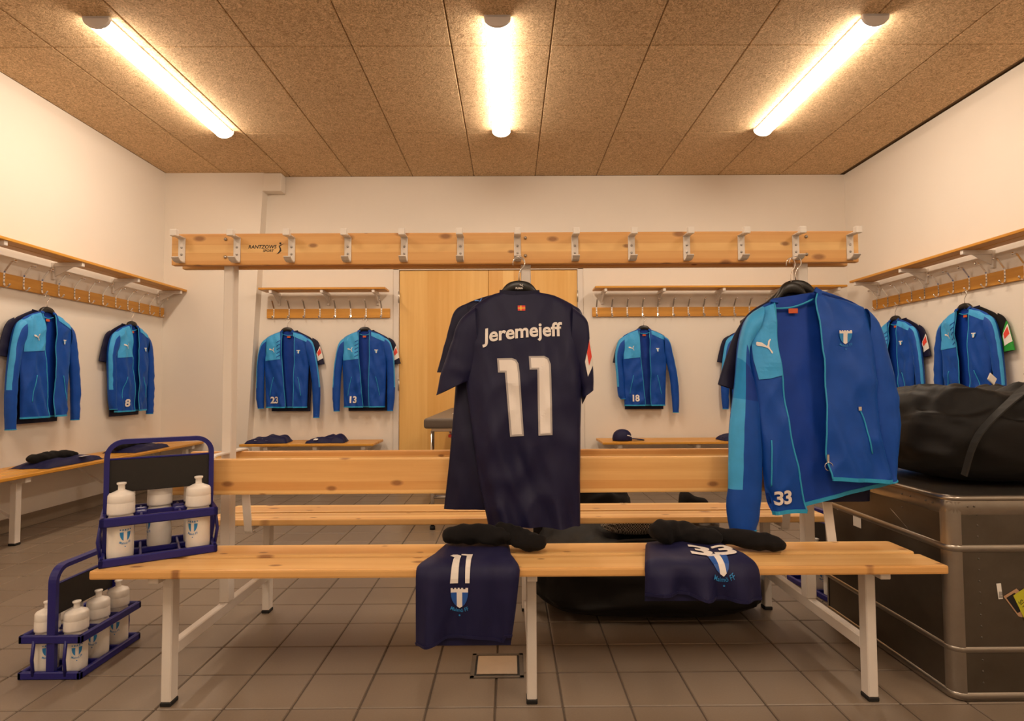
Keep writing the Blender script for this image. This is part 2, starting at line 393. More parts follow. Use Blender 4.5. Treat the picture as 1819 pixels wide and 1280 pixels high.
# ceiling: wood-wool panels
ceiling = struct('ceiling', MB().box(-XW - .1, XW + .1, YF - .1, YB + .1, ZC + .012, ZC + .1), 'joint')
CX, CY = -2.7439, 3.373
for i in range(-1, 10):
    for j in range(-4, 2):
        a0, a1, b0, b1 = CX + .6 * i, CX + .6 * i + .6, CY + 1.19 * j, CY + 1.19 * j + 1.19
        if j == 1: b1 = YB
        a0, a1, b0, b1 = max(a0, -XW), min(a1, XW), max(b0, YF), min(b1, YB)
        if a1 - a0 < .03 or b1 - b0 < .03: continue
        mb = MB().box(a0 + .002, a1 - .002, b0 + .002, b1 - .002, ZC, ZC + .025, .005)
        mb.build('ceiling_panel', 'ceil', ceiling)
# door: frame, two leaves, hinges
door = struct('door_1', MB().box(D0, D0 + .055, YB - .012, YB + .10, 0, DT, .004), 'white')
mb = MB().box(D1 - .055, D1, YB - .012, YB + .10, 0, DT, .004); mb.box(D0, D1, YB - .012, YB + .10, DT - .045, DT, .004); mb.build('door_frame', 'white', door)
for a, b in ((D0 + .057, -.2085), (-.2055, D1 - .057)):
    MB().box(a, b, YB + .004, YB + .044, .006, DT - .047, .003).build('door_leaf', 'door', door)
for x in (D0 + .056, D1 - .056):
    for z in (1.80, .95, .22): MB().lathe([(.007, -.055), (.007, .055)], 10, (x, YB - .012, z)).build('hinge', 'hinge', door)
MB().lathe([(.011, 0), (.011, .05)], 12, (0, 0, 0)).box(-.06, .011, -.011, .011, .044, .06, .006, 2).build('door_handle', 'steel', door, loc=(-.25, YB - .01, 1.0)).rotation_euler = (PI / 2, 0, 0)
# ------------------------------------------------------------------ ceiling luminaires
def luminaire(x, y0, label, first=None):
    if first is None:
        t = thing('ceiling_light', label, 'lamp', (x, y0, ZC), 0, 'ceiling luminaires'); L = 1.43
        MB().box(-.066, .066, 0, L, -.016, 0, .003).build('housing', 'lampend', t)
        n = 16; R = lambda y: [(.067 * math.cos(PI + PI * k / n), y, -.016 - .044 * math.sin(PI * k / n)) for k in range(n + 1)]
        MB().loft([R(.022), R(L - .022)], closed=False, cap0=False, cap1=False).build('diffuser', 'lamp', t)
        R2 = lambda y: [(.074 * math.cos(PI + PI * k / n), y, -.012 - .052 * math.sin(PI * k / n)) for k in range(n + 1)] + [(.074, y, -.001), (-.074, y, -.001)]
        MB().loft([R2(0), R2(.02)], smooth=False).build('end_cap', 'lampend', t)
        MB().loft([R2(L - .006), R2(L)], smooth=False).build('end_cap', 'whiteplastic', t)
        return t
    t = copy_tree(first); t.location = (x, y0, ZC); t['label'] = label; return t
lamp0 = luminaire(-.06, 3.08, 'white tube ceiling light with glowing diffuser, above the double door')
luminaire(-2.275, 3.08, 'white tube ceiling light with glowing diffuser, along the left wall', lamp0)
luminaire(2.04, 3.08, 'white tube ceiling light with glowing diffuser, along the right wall', lamp0)
for x, q in ((-2.275, 'left'), (-.06, 'middle'), (2.04, 'right')):
    luminaire(x, -.80, 'white tube ceiling light behind the viewpoint, ' + q + ' of the rear three', lamp0)

# ------------------------------------------------------------------ double-sided changing bench
BX = (-1.026, .060, 1.077)
bench = thing('changing_bench', 'double-sided pine bench with white steel frame, backrests and overhead hook boards', 'bench', (.03, 2.09, 0))
def part(name, mb, mat, parent=bench, **k): return mb.build(name, mat, parent, world=True)
for y0, y1 in ((1.645, 1.762), (1.783, 1.905), (2.258, 2.372), (2.392, 2.53)):
    part('seat_plank', MB().box(-1.195, 1.245, y0, y1, .402, .427, .006, 2), 'pineXY')
for y0 in (1.942, 2.168): part('backrest_board', MB().box(-1.205, 1.225, y0, y0 + .023, .582, .702, .006, 2), 'pineXZ')
hb = [part('hook_board', MB().box(-1.222, 1.268, y0, y0 + .023, 1.384, 1.50, .005, 2), 'pineXZ') for y0 in (2.053, 2.122)]
for x in BX:
    part('post', MB().box(x - .018, x + .018, 2.078, 2.12, .175, 1.48, .003), 'white')
    for y in (1.737, 2.43):
        lg = part('leg', MB().box(x - .015, x + .015, y, y + .04, .012, .40, .003), 'white')
        part('foot_cap', MB().box(x - .0165, x + .0165, y - .001, y + .041, 0, .0125, .002), 'bagstrap', lg)
    part('floor_rail', MB().box(x - .014, x + .014, 1.776, 2.431, .138, .176, .003), 'white')
    part('seat_bearer', MB().box(x - .015, x + .015, 1.665, 1.90, .382, .402, .002), 'white')
    part('seat_bearer', MB().box(x - .015, x + .015, 2.27, 2.51, .382, .402, .002), 'white')
    for sg, yy in ((1, 0), (-1, 4.198)):
        f = lambda y: sg * y + yy
        p = [(x, f(1.905), .372), (x, f(1.925), .376), (x, f(1.936), .40), (x, f(1.968), .58), (x, f(1.969), .69), (x, f(1.975), .7035), (x, f(1.99), .708), (x, f(2.078), .708)]
        part('backrest_bracket', MB().strip(crom(p, 24), .030, .005, (1, 0, 0)), 'white')
def bolt(x, y, z, r=.008):
    return part('bolt', MB().loft([[(x + q * r * math.cos(k * PI / 5), y - h, z + q * r * math.sin(k * PI / 5)) for k in range(10)] for q, h in ((1, 0), (1, .003), (.6, .006), (.1, .007))]), 'screw')
for x in (-1.026, .058, 1.077):
    for z in (1.413, 1.478): bolt(x - .0 if x > 0 else x - .0, 2.053, z, .006)
    for z in (.606, .678): bolt(x, 1.942, z)
hk = MB(); hk.box(-.0125, .0125, -.004, 0, -.092, 0, .001)
hk.box(-.0125, .0125, -.046, 0, -.004, 0, .001)
hk.strip([(0, -.001, -.088), (0, -.015, -.092), (0, -.032, -.089), (0, -.046, -.079)], .025, .004, (1, 0, 0))
hook_me = hk.mesh('hook', 'white')
knob_me = MB().box(-.0115, .0115, -.060, -.040, -.007, .017, .003, 2).mesh('hook_knob', 'whiteplastic')
sc_mb = MB()
for z in (-.036, -.062): sc_mb.loft([[(r * math.cos(k * PI / 4), -.004 - h, z + r * math.sin(k * PI / 4)) for k in range(8)] for r, h in ((.0045, 0), (.0035, .002), (.0005, .0025))])
screw_me = sc_mb.mesh('hook_screws', 'screw')
for i, x in enumerate((-1.183, -.984, -.787, -.584, -.38, -.177, .029, .237, .442, .642, .84, 1.038, 1.235)):
    h = link('hook', hook_me, bench, True); h.location += Vector((x, 2.053, 1.484))
    link('hook_knob', knob_me, h); link('hook_screws', screw_me, h)
# maker's mark on the hook board
lg = text_bm('RANTZOWS', .0180, .022, 0, 1.0, .15); bm_join(lg, xf(text_bm('SPORT', .0130, .022, 0, 1.0, .15), dx=.022, dy=-.0125))
fig = poly_bm([([(0, 0), (.014, .006), (.026, .018), (.024, .030), (.018, .042), (.026, .046), (.040, .056), (.024, .050), (.012, .044), (.014, .036), (.018, .026), (.014, .016), (.006, .006)], 0), ([(.020 + .0055 * math.cos(k * PI / 5), .056 + .0055 * math.sin(k * PI / 5)) for k in range(10)], 0)])
bm_join(lg, xf(fig, .72, .72, 0, .051, -.022))
decal('maker_mark', lg, lambda u, v: (-.894 + u, 2.0525, 1.444 + v), 'inkblack', bench, None, 'black lettering', True)

# ------------------------------------------------------------------ wall shelves, hook rails, wall benches
# built in a wall frame: local x along the wall (viewer's right), y into the wall (wall plane at y = 0), z up
def place(o, wall, along):
    if wall == 'back': o.location = (along, YB, 0)
    elif wall == 'left': o.location = (-XW, along, 0); o.rotation_euler = (0, 0, PI / 2)
    else: o.location = (XW, along, 0); o.rotation_euler = (0, 0, -PI / 2)
def shelf(L, brackets, label, wall, along):
    t = thing('wall_shelf', label, 'shelf', group='wall shelves'); place(t, wall, along)
    for y0, y1 in ((-.232, -.142), (-.136, -.046)): MB().box(0, L, y0, y1, 1.842, 1.862, .003).build('shelf_board', 'honeyX', t)
    for x in brackets:
        b = MB().box(x - .013, x + .013, -.222, -.02, 1.812, 1.842, .002); b.add([(x - .005, -.15, 1.812), (x + .005, -.15, 1.812), (x + .005, -.002, 1.812), (x - .005, -.002, 1.812), (x - .005, -.002, 1.73), (x + .005, -.002, 1.73)], [(0, 1, 2, 3), (3, 2, 5, 4), (0, 4, 5, 1), (0, 3, 4), (1, 5, 2)])
        b.box(x - .013, x + .013, -.02, 0, 1.72, 1.842, .002); b.build('bracket', 'white', t)
    return t
hm = MB().strip([(0, -.021, 1.612), (0, -.022, 1.69), (0, -.026, 1.70), (0, -.062, 1.752), (0, -.068, 1.760), (0, -.076, 1.763), (0, -.090, 1.762)], .013, .003, (1, 0, 0))
hm.strip([(0, -.022, 1.625), (0, -.026, 1.605), (0, -.036, 1.596), (0, -.050, 1.600), (0, -.058, 1.612)], .013, .003, (1, 0, 0))
whook = hm.mesh('hook', 'chrome')
ball = lambda c, r: [[(c[0] + r * math.sin(PI * i / 6) * math.cos(2 * PI * j / 10), c[1] + r * math.sin(PI * i / 6) * math.sin(2 * PI * j / 10), c[2] + r * math.cos(PI * i / 6)) for j in range(10)] for i in range(7)]
wknob = MB().loft(ball((0, -.094, 1.762), .0095)).loft(ball((0, -.060, 1.614), .007)).mesh('hook_knob', 'chrome')
wscrew = MB()
for z in (1.628, 1.65, 1.672): wscrew.box(-.003, .003, -.026, -.0235, z - .003, z + .003, .001)
wscrew = wscrew.mesh('hook_screws', 'rivet')
def hook_rail(L, hooks, label, wall, along):
    t = thing('hook_rail', label, 'hook rail', group='wall hook rails'); place(t, wall, along)
    MB().box(0, L, -.020, 0, 1.598, 1.688, .003).build('rail_board', 'railX', t)
    for x in hooks:
        h = link('hook', whook, t, loc=(x, 0, 0)); link('hook_knob', wknob, h); link('hook_screws', wscrew, h)
    return t
def wall_bench(L, legs, depth, label, wall, along):
    t = thing('wall_bench', label, 'bench', group='wall benches'); place(t, wall, along)
    n = 4; wd = (depth - .03 - (n - 1) * .006) / n
    for k in range(n):
        y1 = -.03 - k * (wd + .006); MB().box(0, L, y1 - wd, y1, .408, .430, .004).build('seat_slat', 'honeyX', t)
    for x in legs:
        MB().box(x - .02, x + .02, -depth + .03, -.01, .372, .408, .003).build('bearer', 'white', t)
        l_ = MB().box(x - .02, x + .02, -depth + .085, -depth + .125, .012, .372, .003).build('leg', 'white', t)
        MB().box(x - .022, x + .022, -depth + .083, -depth + .127, 0, .014, .003).build('foot_cap', 'bagstrap', l_)
        MB().strip([(x, -depth + .125, .16), (x, -.006, .33)], .03, .004, (1, 0, 0)).build('wall_strut', 'white', t)
    return t
def rng(a, n, d): return [a + d * i for i in range(n)]
# left wall: along = Y; local x = Y - along
shelf(3.02, [.30, .90, 1.08 + .0, 1.714, 2.334, 2.945][0:1] + [1.08, 1.714, 2.334, 2.945], 'honey wooden shelf with white brackets on the left wall', 'left', 2.39)
hook_rail(3.02, [y - 2.39 for y in rng(5.338, 20, -.15)], 'brown hook rail with chrome hooks on the left wall', 'left', 2.39)
wall_bench(3.02, [.25, 1.10, 2.0, 2.90], .415, 'honey slatted wall bench along the left wall', 'left', 2.39)
# back wall, left of door
shelf(1.185, [.11, .587, 1.069], 'short honey wooden shelf left of the double door', 'back', -2.345)
hook_rail(1.19, [x + 2.35 for x in rng(-2.28, 8, .1484)], 'short hook rail with eight chrome hooks left of the double door', 'back', -2.35)
wall_bench(1.19, [.22, .66, 1.09], .435, 'short honey wall bench left of the double door', 'back', -2.405)
# back wall, right of door
shelf(2.36, [.10, .65, 1.21, 1.75, 2.29], 'long honey wooden shelf right of the double door', 'back', .80)
hook_rail(2.36, [x - .80 for x in rng(.841, 16, .1482)], 'long hook rail with chrome hooks right of the double door', 'back', .80)
wall_bench(2.45, [.16, .86, 1.56, 2.3], .435, 'long honey wall bench right of the double door', 'back', .82)
# right wall: local x = along - Y
shelf(2.75, [.06, .65, 1.27, 1.88, 2.5], 'honey wooden shelf with white brackets on the right wall', 'right', 5.115)
hook_rail(2.75, [5.13 - y for y in rng(5.06, 18, -.1465)], 'brown hook rail with chrome hooks on the right wall', 'right', 5.13)
# ------------------------------------------------------------------ garments
class Cloth:
    """a hanging garment: body rows ((xl,zl),(xr,zr)), centre depth table yc(z), half depth d"""
    def __init__(s, rows, yc, d, seed, amp=(.002, .008), slope=0.0, bk=.8):
        s.wr = .012; s.bk = bk; s.rows = rows; s.yc = yc; s.d = d; s.seed = seed; s.amp = amp; s.slope = slope
        zt = sorted([((a[1] + b[1]) / 2, ((a[0] + b[0]) / 2, (b[0] - a[0]) / 2)) for a, b in rows])
        s.xm = [(z, q[0]) for z, q in zt]; s.hw = [(z, q[1]) for z, q in zt]; s.z0, s.z1 = zt[0][0], zt[-1][0]
        s.x0 = s.xm[len(zt) // 2][1]
    def fold(s, x, z):
        t = min(1, max(0, (s.z1 - z) / (s.z1 - s.z0))); A = s.amp[0] + (s.amp[1] - s.amp[0]) * t
        return A * (1.5 * noise.noise(Vector((x * 13 + z * 1.6, z * 1.3, s.seed))) + .8 * noise.noise(Vector((x * 20 + z * 7, z * 4.5, s.seed + 9))) + .7 * (1 - 2.2 * abs(noise.noise(Vector((x * 9 - z * 5, z * 5.5 + x * 3, s.seed + 21))))))
    def mid(s, x, z): return lerp_tab(s.yc, z) + s.slope * (x - s.x0)
    def prof(s, x, z):
        q = abs(x - lerp_tab(s.xm, z)) / max(.01, lerp_tab(s.hw, z)); return math.sqrt(max(0, 1 - min(1, q) ** 2.6))
    def taper(s, z): return .55 + .45 * min(1, (s.z1 - z) / .10)
    def front(s, x, z, eps=0.0):
        p = s.prof(x, z); return s.mid(x, z) - s.d * p * s.taper(z) - s.fold(x, z) * min(1, p * 1.6) - eps
    def back(s, x, z): p = s.prof(x, z); return s.mid(x, z) + s.d * s.bk * p * s.taper(z) - .4 * s.fold(x + .05, z) * min(1, p * 1.6)
    def grid(s, rows, fy, nr=46, ns=26):
        A = crom([a for a, b in rows], nr); B = crom([b for a, b in rows], nr); G = []
        for a, b in zip(A, B):
            G.append([(a[0] + (b[0] - a[0]) * k / ns, fy(a[0] + (b[0] - a[0]) * k / ns, a[1] + (b[1] - a[1]) * k / ns), a[1] + (b[1] - a[1]) * k / ns) for k in range(ns + 1)])
        return G
    def on(s, eps=.002): return lambda u, v: (u, s.front(u, v, eps), v)
    def tubebody(s, mb, nr=70, ns=56):
        F = s.grid(s.rows, s.front, nr, ns); B = s.grid(s.rows, s.back, nr, ns)
        mb.loft([f + b[-2:0:-1] for f, b in zip(F, B)], cap0=True, cap1=False); return mb
    def sleeve_rings(s, edge, d=(.03, .02), n=20, m=24, yo=0.0):
        A = crom([a for a, b in edge], m); B = crom([b for a, b in edge], m); R = []
        for i in range(m + 1):
            a, b = A[i], B[i]; c = ((a[0] + b[0]) / 2, (a[1] + b[1]) / 2); h = ((a[0] - b[0]) / 2, (a[1] - b[1]) / 2); dd = d[0] + (d[1] - d[0]) * i / m
            yc = s.mid(max(min(c[0], s.x0 + .35), s.x0 - .35), c[1]) + yo; ring = []
            for j in range(n):
                t = 2 * PI * j / n; x, z = c[0] + h[0] * math.cos(t), c[1] + h[1] * math.cos(t)
                wz = noise.noise(Vector((x * 9 + z * 6, z * 24, s.seed + 3 + .5 * math.sin(t)))) * min(1, 2 * i / m) * s.wr; y = yc - dd * math.sin(t) * (1 + 14 * wz) - wz * .3; x += h[0] * wz * 6 * math.cos(t)
                ring.append((x, y, z))
            R.append(ring)
        return R
    def sleeve(s, name, edge, mats, parent, d=(.03, .02), fmi=None, yo=0.0):
        R = s.sleeve_rings(edge, d, yo=yo); R2 = [[tuple(Vector(p) * .985 + sum((Vector(q) for q in R[-1]), Vector()) / len(R[-1]) * .015) for p in R[-1]], ]
        mb = MB().loft(R, cap0=False, cap1=False, fmi=fmi)
        c = sum((Vector(q) for q in R[-1]), Vector()) / len(R[-1]); e = sum((Vector(q) for q in R[-4]), Vector()) / len(R[-4])
        mb.loft([R[-1], [tuple(c + (Vector(p) - c) * .9) for p in R[-1]], [tuple(e + (Vector(p) - e) * .7) for p in R[-4]]], cap0=False, cap1=True, mi=0)
        o = mb.build(name, mats, parent); return o, R
def patch_on(R, i0, i1, j0, j1, eps=.003):           # piece of a sleeve surface, pushed outward
    mb = MB(); G = []
    for i in range(i0, i1 + 1):
        c = sum((Vector(q) for q in R[i]), Vector()) / len(R[i]); G.append([tuple(Vector(R[i][j % len(R[i])]) + (Vector(R[i][j % len(R[i])]) - c).normalized() * eps) for j in range(j0, j1 + 1)])
    return mb.loft(G, closed=False, cap0=False, cap1=False)
def jersey(name, label, loc, rz, rows, sl, sr, yc, d, seed, mat='navy', group=None, slope=0.0, amp=(.002, .008), collar='navyb', cuffmat=None, sd=(.030, .026)):
    t = thing(name, label, 'jersey', loc, rz, group); c = Cloth(rows, yc, d, seed, amp, slope)
    c.tubebody(MB()).build('body', mat, t)
    Rs = []
    for e in (sl, sr):
        if e:
            o, R = c.sleeve('sleeve', e, [mat] if cuffmat is None else [mat, cuffmat], t, sd, None if cuffmat is None else (lambda i, j: 1 if i > 9 else 0)); Rs.append(R)
    a, b = rows[0]
    pts = [(a[0] + (b[0] - a[0]) * k / 10, c.front(a[0] + (b[0] - a[0]) * k / 10, a[1] - .001) - .001, a[1] + (b[1] - a[1]) * k / 10 - .006 * math.sin(PI * k / 10)) for k in range(11)]
    MB().sweep(pts, [(-.0075, -.003), (.0075, -.003), (.0075, .003), (-.0075, .003)], (0, 1, 0), smooth=False).build('collar', collar, t)
    return t, c, Rs
HG = [(-.20, -.115, -.105, .006), (-.16, -.092, -.076, .008), (-.11, -.062, -.040, .009), (-.07, -.036, -.006, .010), (-.048, -.014, .022, .011), (-.030, -.004, .034, .011), (-.012, 0, .038, .011), (0, 0, .039, .011)]
HG = HG + [(-a, b, c, d) for a, b, c, d in HG[-2::-1]]
_mb = MB().loft([[(x, -d, (zb + zt) / 2 - (zt - zb) * .42), (x, -d, (zb + zt) / 2 + (zt - zb) * .42), (x, -d * .4, zt), (x, d * .4, zt), (x, d, (zb + zt) / 2 + (zt - zb) * .42), (x, d, (zb + zt) / 2 - (zt - zb) * .42), (x, d * .4, zb), (x, -d * .4, zb)] for x, zb, zt, d in crom(HG, 40)])
hang_me = _mb.mesh('hanger_body', 'hanger')
hp = [(0, 0, .03), (0, 0, .062), (.002, 0, .072)] + [(.0 + .021 * math.cos(a), 0, .104 + .021 * math.sin(a)) for a in [-.9 + k * (PI + 1.2) / 14 for k in range(15)]]
wire_me = MB().tube(hp, .0019, 8).mesh('hanger_hook', 'chrome')
def hanger(label, loc, rz=0.0, logo=False):
    t = thing('coat_hanger', label, 'hanger', loc, rz, 'coat hangers'); link('hanger_body', hang_me, t); link('hanger_hook', wire_me, t)
    if logo:
        b = text_bm('PUMA', .0095, .03); bm_join(b, cat_bm(.012, .010, .002, .008)); decal('hanger_logo', b, lambda u, v: (u, -.0118, .008 + v), 'print', t, None, 'small white hanger logo')
    return t
# ---- the two garments sets on the central bench
YCF = [(.45, 1.872), (.60, 1.882), (.75, 1.893), (1.0, 1.925), (1.27, 1.978), (1.40, 1.99)]
YCB = [(.45, 1.917), (.72, 1.917), (.80, 1.930), (1.0, 1.965), (1.27, 2.016), (1.40, 2.02)]
J11 = [((-0.034, 1.268), (0.103, 1.267)), ((-0.069, 1.256), (0.156, 1.255)), ((-0.116, 1.226), (0.215, 1.224)), ((-0.143, 1.194), (0.249, 1.192)), ((-0.153, 1.108), (0.253, 1.105)), ((-0.152, 1.03), (0.246, 1.028)), ((-0.146, 0.935), (0.239, 0.933)), ((-0.128, 0.805), (0.232, 0.803)), ((-0.105, 0.64), (0.227, 0.638)), ((-0.083, 0.54), (0.226, 0.538)), ((-0.073, 0.491), (0.225, 0.489))]
S11L = [((-0.118, 1.214), (-0.107, 1.03)), ((-0.169, 1.169), (-0.116, 0.982)), ((-0.197, 1.098), (-0.129, 0.969)), ((-0.225, 1.011), (-0.138, 0.958)), ((-0.249, 0.913), (-0.148, 0.959))]
S11R = [((0.215, 1.212), (0.202, 1.028)), ((0.262, 1.166), (0.22, 0.971)), ((0.271, 1.094), (0.23, 0.933)), ((0.279, 0.999), (0.237, 0.930)), ((0.279, 0.928), (0.240, 0.902))]
J2 = [((-0.03, 1.273), (0.101, 1.273)), ((-0.094, 1.257), (0.158, 1.256)), ((-0.157, 1.231), (0.215, 1.229)), ((-0.179, 1.199), (0.242, 1.197)), ((-0.183, 1.111), (0.243, 1.108)), ((-0.187, 0.935), (0.234, 0.933)), ((-0.203, 0.708), (0.22, 0.705)), ((-0.222, 0.537), (0.211, 0.534))]
S2L = [((-0.149, 1.233), (-0.138, 1.071)), ((-0.189, 1.209), (-0.147, 1.031)), ((-0.211, 1.149), (-0.157, 1.012)), ((-0.23, 1.071), (-0.166, 1.002)), ((-0.251, 0.991), (-0.182, 0.989))]
S2R = [((0.215, 1.221), (0.206, 1.03)), ((0.264, 1.148), (0.231, 0.971)), ((0.281, 1.049), (0.241, 0.913)), ((0.269, 0.932), (0.244, 0.879))]
t, c, Rs = jersey('football_jersey', 'navy short-sleeved football jersey showing its back with large white number 11', (0, 0, 0), 0, J11, S11L, S11R, YCF, .026, 4.2, amp=(.004, .024), collar='navyb')
MB().tube([(-.034 + .137 * k / 10, c.front(-.034 + .137 * k / 10, 1.268) - .002, 1.2725 - .008 * math.sin(PI * k / 10)) for k in range(11)], .0018, 6).build('collar_piping', 'skyink', t)
N1 = [(-0.043, 1.035), (0.006, 1.036), (0.020, 1.031), (0.028, 1.018), (0.032, 0.985), (0.044, 0.78), (-0.001, 0.778), (-0.017, 0.988), (-0.04, 0.988)]
N2 = [(0.063, 1.042), (0.113, 1.042), (0.128, 1.035), (0.135, 1.015), (0.136, 0.963), (0.136, 0.784), (0.091, 0.782), (0.090, 0.997), (0.065, 0.997)]
def inset(P, e):
    out = []; n = len(P)
    for i in range(n):
        a, b, d = Vector(P[i - 1]), Vector(P[i]), Vector(P[(i + 1) % n]); u = (b - a).normalized(); v = (d - b).normalized(); nu, nv = Vector((u.y, -u.x)), Vector((v.y, -v.x))
        q = nu + nv; q = q / max(.3, q.length_squared) * 2; out.append(tuple(b + q * e))
    return out
num = poly_bm([(N1, 1), (N2, 1)]); decal('number_edge', num, c.on(.0028), ['printgrey', 'printgrey'], t, .008)
decal('number', poly_bm([(inset(N1, .006), 0), (inset(N2, .006), 0)]), c.on(.0040), 'print', t, .008, label='white number 11')
nm = text_bm('Jeremejeff', .0655, .026, 0, 1.0)
w_ = max(v.co.x for v in nm.verts) - min(v.co.x for v in nm.verts); xc = (max(v.co.x for v in nm.verts) + min(v.co.x for v in nm.verts)) / 2
for v in nm.verts:
    x = (v.co.x - xc) / w_ * .268; v.co.x = x; v.co.y = v.co.y + .085 * x - .35 * x * x
decal('name_lettering', nm, lambda u, v: (.042 + u, c.front(.042 + u, 1.106 + v, .003), 1.106 + v), 'print', t, label='white rounded lettering')
fl = poly_bm([([(0, 0), (.0255, 0), (.0255, .018), (0, .018)], 0)]); decal('flag', fl, lambda u, v: (.0275 + u, c.front(.0275 + u, 1.199 + v, .002), 1.199 + v), 'red', t, label='small red flag with a yellow cross')
fc = poly_bm([([(.009, 0), (.0125, 0), (.0125, .018), (.009, .018)], 0), ([(0, .0072), (.0255, .0072), (.0255, .0108), (0, .0108)], 0)]); decal('flag_cross', fc, lambda u, v: (.0275 + u, c.front(.0275 + u, 1.199 + v, .003), 1.199 + v), 'yellow', t)
patch_on(Rs[1], 11, 17, 1, 5, .003).build('sleeve_badge', 'paper', t)['label'] = 'white sleeve badge with red mark'
patch_on(Rs[1], 11, 15, 2, 4, .0045).build('badge_mark', 'red', t)
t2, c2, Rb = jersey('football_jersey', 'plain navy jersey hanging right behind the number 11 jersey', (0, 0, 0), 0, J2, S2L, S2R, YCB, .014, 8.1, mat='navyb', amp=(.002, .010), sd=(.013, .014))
decal('sleeve_cat_print', cat_bm(.028, .020, 0, 0, .1), lambda u, v: (-.122 + u, c2.front(-.122 + u, 1.232 + v, .004) - .004, 1.230 + v), 'skyink', t2, None, 'light blue leaping cat print')
for q in (('black plastic hanger holding the number 11 jersey on the bench hook', (.033, 1.982, 1.270), 0, True), ('black hanger holding the jersey behind the number 11 jersey', (.033, 2.015, 1.272), 0)): hanger(*q)

def jacket(name, label, loc, rz, rows, lf, rf, al, ar, yc, d, seed, number=None, big=False, slope=0.0, group=None, amp=(.010, .022), stripes=False, numpos=None, nsize=.062, panel=None, rpanel=None, crest=None, cat=None, pockets=None, cap='number'):
    t = thing(name, label, 'jacket', loc, rz, group); c = Cloth(rows, yc, d, seed, amp, slope, .22); nr = 84 if big else 64
    MB().loft(c.grid(rows, c.back, nr, 30), closed=False, cap0=False, cap1=False).build('back_panel', 'lining', t)
    A, B = crom([a for a, b in lf], nr), crom([b for a, b in rf], nr)
    for rw, nmx in ((lf, 'front_panel'), (rf, 'front_panel')):
        G = c.grid(rw, c.front, nr, 34)
        o = MB().loft(G, closed=False, cap0=False, cap1=False).build(nmx, 'blue', t)
        e = [g[-1] if rw is lf else g[0] for g in G]
        MB().tube(e[::2], .0028 if big else .0032, 6).build('zipper', 'cyan', t)
        MB().sweep(G[-1][::2], [(-.006, -.0025), (.006, -.0025), (.006, .0025), (-.006, .0025)], (0, 1, 0), smooth=False).build('hem_band', 'cyan', t)
        top = [p for g in G[:6] for p in ([g[-1]] if rw is lf else [g[0]])]
        MB().sweep(top, [(-.013, -.004), (.013, -.004), (.013, .004), (-.013, .004)], (0, 1, 0), smooth=False).build('collar', 'blue', t)
    bk = c.grid(rows, c.back, nr, 30)[-1]
    MB().sweep(bk[::2], [(-.006, -.0025), (.006, -.0025), (.006, .0025), (-.006, .0025)], (0, 1, 0), smooth=False).build('hem_band', 'cyan', t)
    (ax, az), (bx, bz) = lf[1][1], rf[1][0]
    tp = [(ax + (bx - ax) * k / 12, c.back(ax + (bx - ax) * k / 12, min(az, bz)) - .012, az + (bz - az) * k / 12 - .012 * math.sin(PI * k / 12)) for k in range(13)]
    MB().sweep(tp, [(-.003, -.002), (.003, -.002), (.003, .002), (-.003, .002)], (0, 1, 0)).build('neck_tape', 'cyan', t)
    mx = (ax + bx) / 2; mz = (az + bz) / 2 - .020
    MB().box(mx - .016, mx + .016, tp[6][1] - .003, tp[6][1], mz - .014, mz + .003, .001).build('size_label', 'orange', t)
    outs = []
    for side, e in ((-1, al), (1, ar)):
        def fmi(i, j, side=side):
            jj = j % 20
            if big and side < 0:
                if 8 <= i < 11 and 0 <= jj < 8: return 4 if jj < 4 else 5
                return 1 if (i < 18 and 0 <= jj < 4) or (i < 6 and jj < 8) else 0
            if side < 0: return 1 if i < 17 and 0 <= jj < 3 else 0
            return 1 if i < 17 and 0 <= jj < 2 and not big else 0
        o, R = c.sleeve('sleeve', e, ['blue', 'sky', 'sky', 'blue', 'sky2', 'darkblue'], t, (.040 if big else .036, .028), fmi); outs.append(R)
        MB().tube(R[-1], .003, 6, closed=True).build('cuff', 'cyan', t)
    if panel:
        decal('shoulder_panel', poly_bm([(panel, 0)]), c.on(.003), 'sky', t, .014, 'light blue chest panel')
        if stripes:
            px = max(p[0] for p in panel); zb = min(p[1] for p in panel)
            P = [([(px - .035, zb + .03 + .035 * k), (px - .001, zb + .05 + .035 * k), (px - .001, zb + .058 + .035 * k), (px - .035, zb + .038 + .035 * k)], 0) for k in range(5)]
            decal('diagonal_stripes', poly_bm(P), c.on(.0045), 'blue', t, .014)
    if rpanel: decal('shoulder_panel', poly_bm([(rpanel, 0)]), c.on(.003), 'sky', t, .014, 'light blue shoulder panel')
    if cat:
        for (x, y, w1, h1) in cat: decal('cat_print', cat_bm(w1, h1, x, y), c.on(.006), 'print', t, .010, 'white leaping cat print')
    if crest: decal('crest', crest_bm(crest[2], crest[0], crest[1], big), c.on(.003 if big else .006), ['print', 'crestblue', 'crestblue'], t, .010, 'white and blue shield crest')
    if number: decal('number', xf(text_bm(number, nsize, .035, 0, .95), dx=numpos[0], dy=numpos[1], rot=numpos[2] if len(numpos) > 2 else 0), c.on(.006), 'print', t, .006, 'white number ' + number)
    for P in pockets or []:
        MB().tube([(x, c.front(x, z, .002), z) for x, z in crom(P, 10)], .0026 if big else .0028, 6).build('pocket_zip', 'cyan', t)
    return t, c, outs
KB = [((0.912, 1.241), (1.071, 1.264)), ((0.89, 1.221), (1.162, 1.238)), ((0.866, 1.209), (1.218, 1.203)), ((0.829, 1.165), (1.242, 1.159)), ((0.808, 1.064), (1.236, 1.061)), ((0.812, 0.93), (1.223, 0.927)), ((0.818, 0.79), (1.213, 0.788)), ((0.824, 0.671), (1.231, 0.696)), ((0.831, 0.571), (1.244, 0.654)), ((0.849, 0.527), (1.253, 0.625))]
